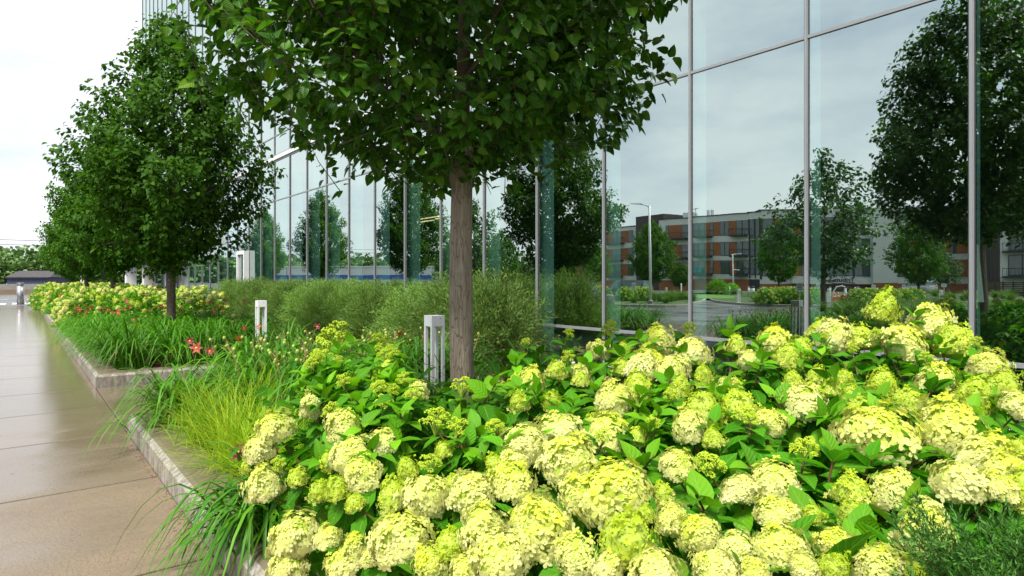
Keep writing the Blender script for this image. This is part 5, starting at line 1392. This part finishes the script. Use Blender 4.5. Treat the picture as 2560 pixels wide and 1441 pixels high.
# ---- cars
def car(kind, p, head, paint, lab, cat):
    if kind == 'sedan':
        st = [(-2.36, .70, .42, .80, .82, .60), (-2.26, .84, .26, .95, .99, .72), (-1.72, .89, .20, 1.0, 1.04, .74), (-1.02, .90, .20, .98, 1.38, .60), (-.1, .90, .20, .95, 1.46, .62), (.55, .90, .20, .94, 1.39, .60), (1.28, .89, .20, .94, 1.0, .74), (2.05, .86, .22, .76, .82, .72), (2.36, .72, .36, .60, .64, .62)]
        gl = (2, 6); ax = (-1.42, 1.42); rw = .33
    else:
        hh = 1.9 if kind == 'van' else 1.74
        st = [(-2.45, .80, .40, 1.0, 1.05, .74), (-2.40, .90, .28, 1.05, 1.12, .82), (-2.22, .93, .24, 1.08, hh - .04, .70), (-1.0, .94, .22, 1.05, hh, .73), (.2, .94, .22, 1.03, hh, .73), (.85, .94, .22, 1.02, hh - .10, .70), (1.62, .93, .22, 1.02, 1.10, .80), (2.25, .90, .26, .86, .92, .74), (2.48, .78, .40, .66, .70, .66)]
        gl = (1, 6); ax = (-1.5, 1.55); rw = .36
    o = empty('parked_car' if kind != 'van' else 'parked_van', p, head, lab, cat)
    mb = MB(); v = []
    for x, w, zb, zbl, zt, wt in st:
        v += [(x, -w * .9, zb), (x, -w, (zb + zbl) / 2), (x, -w * .985, zbl), (x, -wt, zt), (x, wt, zt), (x, w * .985, zbl), (x, w, (zb + zbl) / 2), (x, w * .9, zb)]
    f = [(i * 8 + j, (i + 1) * 8 + j, (i + 1) * 8 + (j + 1) % 8, i * 8 + (j + 1) % 8) for i in range(len(st) - 1) for j in range(8)]
    f += [tuple(range(8)), tuple(reversed(range((len(st) - 1) * 8, len(st) * 8)))]
    mb.add(v, f).obj('body', paint, o, True, bevel=.03)
    vv_ = [Vector(a) for a in v]
    def pane(name, a, b, c, d, m=M['carglass'], inset=.10, off=.012):
        q4 = [vv_[a], vv_[b], vv_[c], vv_[d]]; c0 = sum(q4, Vector()) / 4; n = (q4[1] - q4[0]).cross(q4[2] - q4[0]); n = n.normalized() if n.length > 1e-6 else Vector((0, 0, 1))
        if n.dot(c0 - Vector((c0.x * .9, 0, .8))) < 0: n = -n
        mm = MB(); mm.add([tuple(x.lerp(c0, inset) + n * off) for x in q4], [(0, 1, 2, 3)]); mm.obj(name, m, o)
    for i in range(gl[0], gl[1]):
        for a, b in ((2, 3), (5, 4)): pane('side_window', i * 8 + a, (i + 1) * 8 + a, (i + 1) * 8 + b, i * 8 + b)
    pane('rear_window', gl[0] * 8 + 3, gl[0] * 8 + 4, (gl[0] + 1) * 8 + 4, (gl[0] + 1) * 8 + 3); pane('windscreen', (gl[1] - 1) * 8 + 3, (gl[1] - 1) * 8 + 4, gl[1] * 8 + 4, gl[1] * 8 + 3)
    for x in ax:
        for s in (-1, 1):
            w = empty('wheel', (x, s * .80, rw), 0); w.parent = o
            tm = MB().tube([(0, -.11, 0), (0, .11, 0)], rw, 20); tm.obj('tyre', M['rubber'], w)
            MB().tube([(0, -.12, 0), (0, .12, 0)], rw * .62, 10).obj('rim', M['steel'], w)
    xb, xf = st[1][0] - .02, st[-2][0] + .1
    for s in (-1, 1):
        MB().box(xb - .03, xb + .15, s * .62 - .17, s * .62 + .17, .80 if kind == 'sedan' else .95, .93 if kind == 'sedan' else 1.10).obj('tail_light', M['red_paint'], o, bevel=.02)
        MB().box(xf - .05, xf + .10, s * .60 - .17, s * .60 + .17, .60, .74).obj('headlight', M['white_old'], o, bevel=.03)
        MB().box(gl and .75, .90, s * .93 - .08, s * .93 + .08, 1.0, 1.14).obj('mirror', paint, o, bevel=.02)
    for x in (st[0][0] - .015, st[-1][0] + .015): MB().box(x - .012, x + .012, -.26, .26, .58, .72).obj('number_plate', M['white'], o)
    return o
hl = math.atan2(-IMR.y, -IMR.x)
car('sedan', V(1440, 38, GZ), hl + .10, carpaint('grey_paint', (.16, .155, .16)), 'grey saloon car parked side on, mirrored low behind the willow shrubs', 'car')
car('van', V(1568, 60, GZ), hl + 0.75, carpaint('dark_blue_paint', (.035, .05, .08)), 'dark blue van parked behind the hydrangeas, mirrored by the tall lamp', 'van')
sv = V(2292, 82, GZ); car('suv', sv, math.atan2(IMD.y, IMD.x) - .15, carpaint('silver_paint', (.42, .43, .45), .5), 'silver people carrier seen from behind by the dense round tree', 'car')
sv = V(1470, 72, GZ); car('sedan', sv, hl, carpaint('black_paint', (.02, .021, .024)), 'black low car behind the accessible parking sign', 'car')

# ---- apartments
ap = empty('apartment_building', V(1900, 101, GZ), 0, 'four storey apartment block of white render, orange brick and dark balconies across the car park', 'building')
APO = ap.location.copy()
class Seg:
    def __init__(s, px0, d0, px1, d1):
        s.a, s.b = V(px0, d0, 0), V(px1, d1, 0); s.L = (s.b - s.a).length; s.e = (s.b - s.a) / s.L
        s.n = Vector((-s.e.y, s.e.x, 0))
        if s.n.dot(EYE - s.a) < 0: s.n = -s.n
    def box(s, s0, s1, z0, z1, n0, n1, mb=None):
        mb = mb or MB(); o_ = s.a + s.e * s0 + s.n * n0 + Vector((0, 0, z0)) - APO
        A, B, C = s.e * (s1 - s0), s.n * (n1 - n0), Vector((0, 0, z1 - z0))
        if A.cross(B).dot(C) < 0: o_, A = o_ + A, -A
        return mb.obox(o_, A, B, C)
def part(mb, name, m): return mb.obj(name, M[m] if isinstance(m, str) else m, ap)
FL = [(2.35, 4.65), (5.45, 7.75), (8.85, 11.25)]
def window(sg, s0, s1, z0, z1, n=.02):
    w = part(sg.box(s0, s1, z0, z1, n, n + .06), 'window', 'frame_dark')
    k = max(1, int(round((s1 - s0) / 1.1)))
    for i in range(k):
        a = s0 + (s1 - s0) * i / k + .07; b = s0 + (s1 - s0) * (i + 1) / k - .07
        sg.box(a, b, z0 + .08, z1 - .08, n + .062, n + .075).obj('pane', M['win'], w)
def balcony(sg, s0, s1, z):
    b = part(sg.box(s0, s1, z - .28, z - .05, .10, 1.5), 'balcony', 'black')
    rl = MB(); sg.box(s0, s1, z + .95, z + 1.02, 1.42, 1.5, rl); sg.box(s0, s0 + .06, z + .95, z + 1.02, .1, 1.42, rl); sg.box(s1 - .06, s1, z + .95, z + 1.02, .1, 1.42, rl)
    k = int((s1 - s0) / .35)
    for i in range(k + 1):
        x = s0 + (s1 - s0 - .04) * i / k; sg.box(x, x + .035, z - .05, z + .95, 1.44, 1.48, rl)
    sg.box(s0, s1, z + .1, z + .14, 1.43, 1.49, rl)
    rl.obj('railing', M['black'], b)
def facade(sg, roofz, pattern, lo=1.5, base='brick', floors=FL, balc=()):
    part(sg.box(0, sg.L, GZ - .3, roofz, -9, 0), 'wall', 'render')
    part(sg.box(-.15, sg.L + .15, roofz + .002, roofz + .14, -9.1, .15), 'coping', 'frame_dark')
    part(sg.box(.02, sg.L - .02, GZ - .3, lo, .02, .10), 'ground_floor', base)
    tot = sum(w for _, w in pattern); s = 0
    for kind, w in pattern:
        a, b = s / tot * sg.L, (s + w) / tot * sg.L; s += w
        for z0, z1 in floors:
            if kind == 'b': part(sg.box(a, b, z0, z1, .02, .07), 'brick_panel', 'brick')
            elif kind == 'w': window(sg, a, b, z0, z1)
            elif kind == 'k': part(sg.box(a, b, z0 - .5, z1 + .05, .02, .09), 'dark_panel', 'frame_dark')
    for a, b in balc:
        for z0, z1 in floors: balcony(sg, a * sg.L, b * sg.L, z0)
s0 = Seg(1380, 136, 1592, 121)
facade(s0, 12.0, [('.', 4), ('w', 20), ('b', 12), ('w', 22), ('b', 14), ('w', 14), ('b', 10), ('w', 14), ('.', 8), ('w', 10), ('b', 12), ('w', 18), ('b', 14), ('w', 12), ('.', 6)], balc=((.25, .42), (.68, .86)))
stw = Seg(1592, 118, 1660, 112)
part(stw.box(0, stw.L, GZ - .3, 13.5, -12, .0), 'stair_tower', 'brick_dark'); window(stw, stw.L * .1, stw.L * .3, 8.6, 10.6)
s1 = Seg(1650, 112, 1872, 102)
facade(s1, 12.35, [('.', 18), ('w', 9), ('b', 33), ('w', 20), ('k', 6), ('w', 32), ('b', 14), ('w', 9), ('b', 18), ('w', 24), ('b', 15), ('w', 26)], balc=((.09, .34), (.44, .62), (.84, .99)))
s2 = Seg(1872, 102, 1900, 100.5)
facade(s2, 12.45, [('k', 3), ('w', 12), ('k', 3), ('w', 11)], base='frame_dark', floors=[(2.2, 4.9), (5.1, 8.0), (8.2, 11.35)])
s3 = Seg(1900, 100.5, 2182, 98)
facade(s3, 12.7, [('k', 3), ('w', 14), ('k', 3), ('b', 12), ('w', 16), ('b', 10), ('w', 20), ('k', 2), ('w', 22), ('k', 2), ('w', 22), ('k', 2), ('w', 22), ('k', 3)], floors=[(2.0, 4.7), (5.3, 8.0), (8.6, 11.35)], lo=.75)
for k in range(6): window(s3, s3.L * (.52 + .075 * k), s3.L * (.585 + .075 * k), -.35, .55, .11)
s4 = Seg(2182, 96, 2240, 95); part(s4.box(0, s4.L, GZ - .3, 12.6, -9, 0), 'white_bay', 'render'); part(s4.box(.02, s4.L - .02, GZ - .3, 1.0, .02, .1), 'ground_floor', 'brick')
s5 = Seg(2240, 95, 2440, 91)
facade(s5, 12.3, [('w', 14), ('.', 4), ('b', 16), ('w', 12), ('b', 12), ('w', 14), ('b', 12), ('w', 8), ('b', 22), ('.', 4)], lo=.9, floors=[(1.9, 4.5), (5.4, 7.8), (8.7, 11.2)])
window(s5, .5, s5.L * .35, -.3, .8, .11)
s6 = Seg(2440, 86, 2507, 84); part(s6.box(0, s6.L, GZ - .3, 13.2, -9, 0), 'brick_tower', 'brick_dark'); part(s6.box(s6.L * .5, s6.L * .62, GZ, 13.0, .003, .05), 'dark_strip', 'frame_dark')
s7 = Seg(2507, 84, 2760, 78)
facade(s7, 12.2, [('.', 12), ('w', 40), ('.', 10), ('w', 30), ('b', 20), ('w', 30), ('.', 10)], lo=-.2, base='fence', floors=[(2.0, 4.8), (5.4, 8.0), (8.7, 11.3)], balc=((.02, .30), (.42, .7)))
# roof plant
for k, (fs, w, h) in enumerate(((.20, 1.6, 1.2), (.30, .5, .9), (.47, .25, 1.3), (.52, .25, 1.3))):
    part(s1.box(fs * s1.L, fs * s1.L + w, 12.5, 12.5 + h, -4, -3), 'roof_vent', 'steel')
an = MB(); pa = s1.a + s1.e * (s1.L * .34) - APO + s1.n * -3; an.tube([pa + Vector((0, 0, 12.4)), pa + Vector((0, 0, 14.3))], .05, 6); an.tube([pa + s1.e * -.5 + Vector((0, 0, 14.1)), pa + s1.e * .5 + Vector((0, 0, 14.2))], .05, 6); part(an, 'antenna', 'black')
# canopy band with the house name over the lobby
part(s3.box(s3.L * .28, s3.L * .99, .78, 1.75, .11, 1.2), 'canopy_band', 'render')
def words_on(sg, s_right, z, txt, size, parent, m):
    """lettering that reads from the side of the viewer; starts at s_right and runs to smaller s"""
    cu = bpy.data.curves.new('lettering', 'FONT'); cu.body = txt; cu.size = size; cu.extrude = .04
    o_ = bpy.data.objects.new('lettering', cu); link(o_, parent); cu.materials.append(m)
    xx = -sg.e if sg.e.cross(Vector((0, 0, 1))).dot(sg.n) < 0 else sg.e
    zz_ = xx.cross(Vector((0, 0, 1)))
    Mx = Matrix.Identity(4)
    for i in range(3): Mx[i][0] = xx[i]; Mx[i][1] = (0, 0, 1)[i]; Mx[i][2] = zz_[i]
    pos_ = sg.a + sg.e * s_right + sg.n * 1.26 + Vector((0, 0, z)) - APO
    Mx.translation = pos_
    bpy.context.view_layer.update()
    me_ = bpy.data.meshes.new_from_object(o_.evaluated_get(bpy.context.evaluated_depsgraph_get()))
    bpy.data.objects.remove(o_)
    return inst('lettering', me_, parent, Mx)
fx_ = lambda px: (px - 1900) / 282 * s3.L
words_on(s3, fx_(2128), 1.10, 'Tribute', .95, ap, M['frame_dark'])
words_on(s3, fx_(2084), 1.10, 'APARTMENTS', .36, ap, M['frame_dark'])
sw = MB(); sw.tube([s3.a + s3.e * fx_(2130 - 9 * i) + s3.n * 1.27 + Vector((0, 0, .90 + .10 * math.sin(i * 1.1))) - APO for i in range(7)], .04, 5); part(sw, 'swoosh', 'frame_dark')
part(s3.box(s3.L * .45, s3.L * .99, .60, .772, .11, 1.0), 'lobby_fascia', 'red_paint')
# teal chairs on a low balcony
for px in (1749, 1760):
    p = s1.a + s1.e * ((px - 1650) / 222 * s1.L) + s1.n * .8 + Vector((0, 0, 2.3))
    o = empty('balcony_chair', p, face(p), 'turquoise garden chair on the lowest balcony' if px == 1749 else 'second turquoise garden chair on the lowest balcony', 'chair')
    tq = bpy.data.materials.get('teal_plastic') or plain('teal_plastic', (.02, .45, .45), .5)
    MB().box(-.3, .3, -.3, .3, .38, .43).obj('seat', tq, o)
    for k in range(4): MB().box(-.33, -.29, -.29 + k * .15, -.17 + k * .15, .431, 1.15).obj('back_slat', tq, o)
    for sx in (-.28, .24):
        for sy in (-.28, .24): MB().box(sx, sx + .04, sy, sy + .04, 0, .379).obj('leg', tq, o)
# timber fence at the right
a, b = V(2470, 72), V(2700, 60); L = (b - a).length; e_ = (b - a) / L
fn = empty('slat_fence', (a.x, a.y, GZ), math.atan2(e_.y, e_.x), 'dark horizontal slat fence below the white apartments at the right', 'fence')
for k in range(8): MB().box(0, L, -.02, .02, .1 + k * .20, .26 + k * .20).obj('slat', M['fence'], fn)
for k in range(9): MB().box(L * k / 9, L * k / 9 + .09, .021, .11, 0, 1.75).obj('post', M['fence'], fn)

# ---- long white depot with a blue stripe
a, b = V(400, 128), V(1135, 116); L = (b - a).length; e_ = (b - a) / L
wh = empty('depot', (a.x, a.y, GZ), math.atan2(e_.y, e_.x), 'long white depot with a blue stripe far down the drive, mirrored at the left', 'building')
sgn = 1 if Vector((-e_.y, e_.x, 0)).dot(EYE - a) > 0 else -1
for k in range(24): MB().box(L * k / 24 + .03, L * (k + 1) / 24 - .03, -.15 * sgn - .15, -.15 * sgn + .15, 0, 4.3).obj('wall_panel', M['render'], wh)
MB().box(0, L, *sorted((.02 * sgn, .06 * sgn)), 1.9, 2.75).obj('blue_stripe', M['blue'], wh)
MB().box(-.2, L + .2, *sorted((.2 * sgn, -14 * sgn)), 4.301, 4.5).obj('roof', M['white_old'], wh)
for k in range(9): MB().box(L * (.05 + .1 * k), L * (.05 + .1 * k) + 2.6, *sorted((.02 * sgn, .07 * sgn)), .1, 1.7).obj('dock_door', M['white_old'], wh)
# plain coloured panel on its front
pn = V(556, 122)
s_ = (pn - a).dot(e_)
MB().box(s_ - .9, s_ + .9, *sorted((.08 * sgn, .14 * sgn)), .9, 3.9).obj('wall_poster', M['navy'], wh); MB().box(s_ - .6, s_ + .6, *sorted((.141 * sgn, .15 * sgn)), 2.7, 3.3).obj('poster_patch', M['yellow'], wh)
MB().box(s_ - .7, s_ + .7, *sorted((.141 * sgn, .15 * sgn)), 1.0, 1.7).obj('poster_patch', M['lawn'], wh)
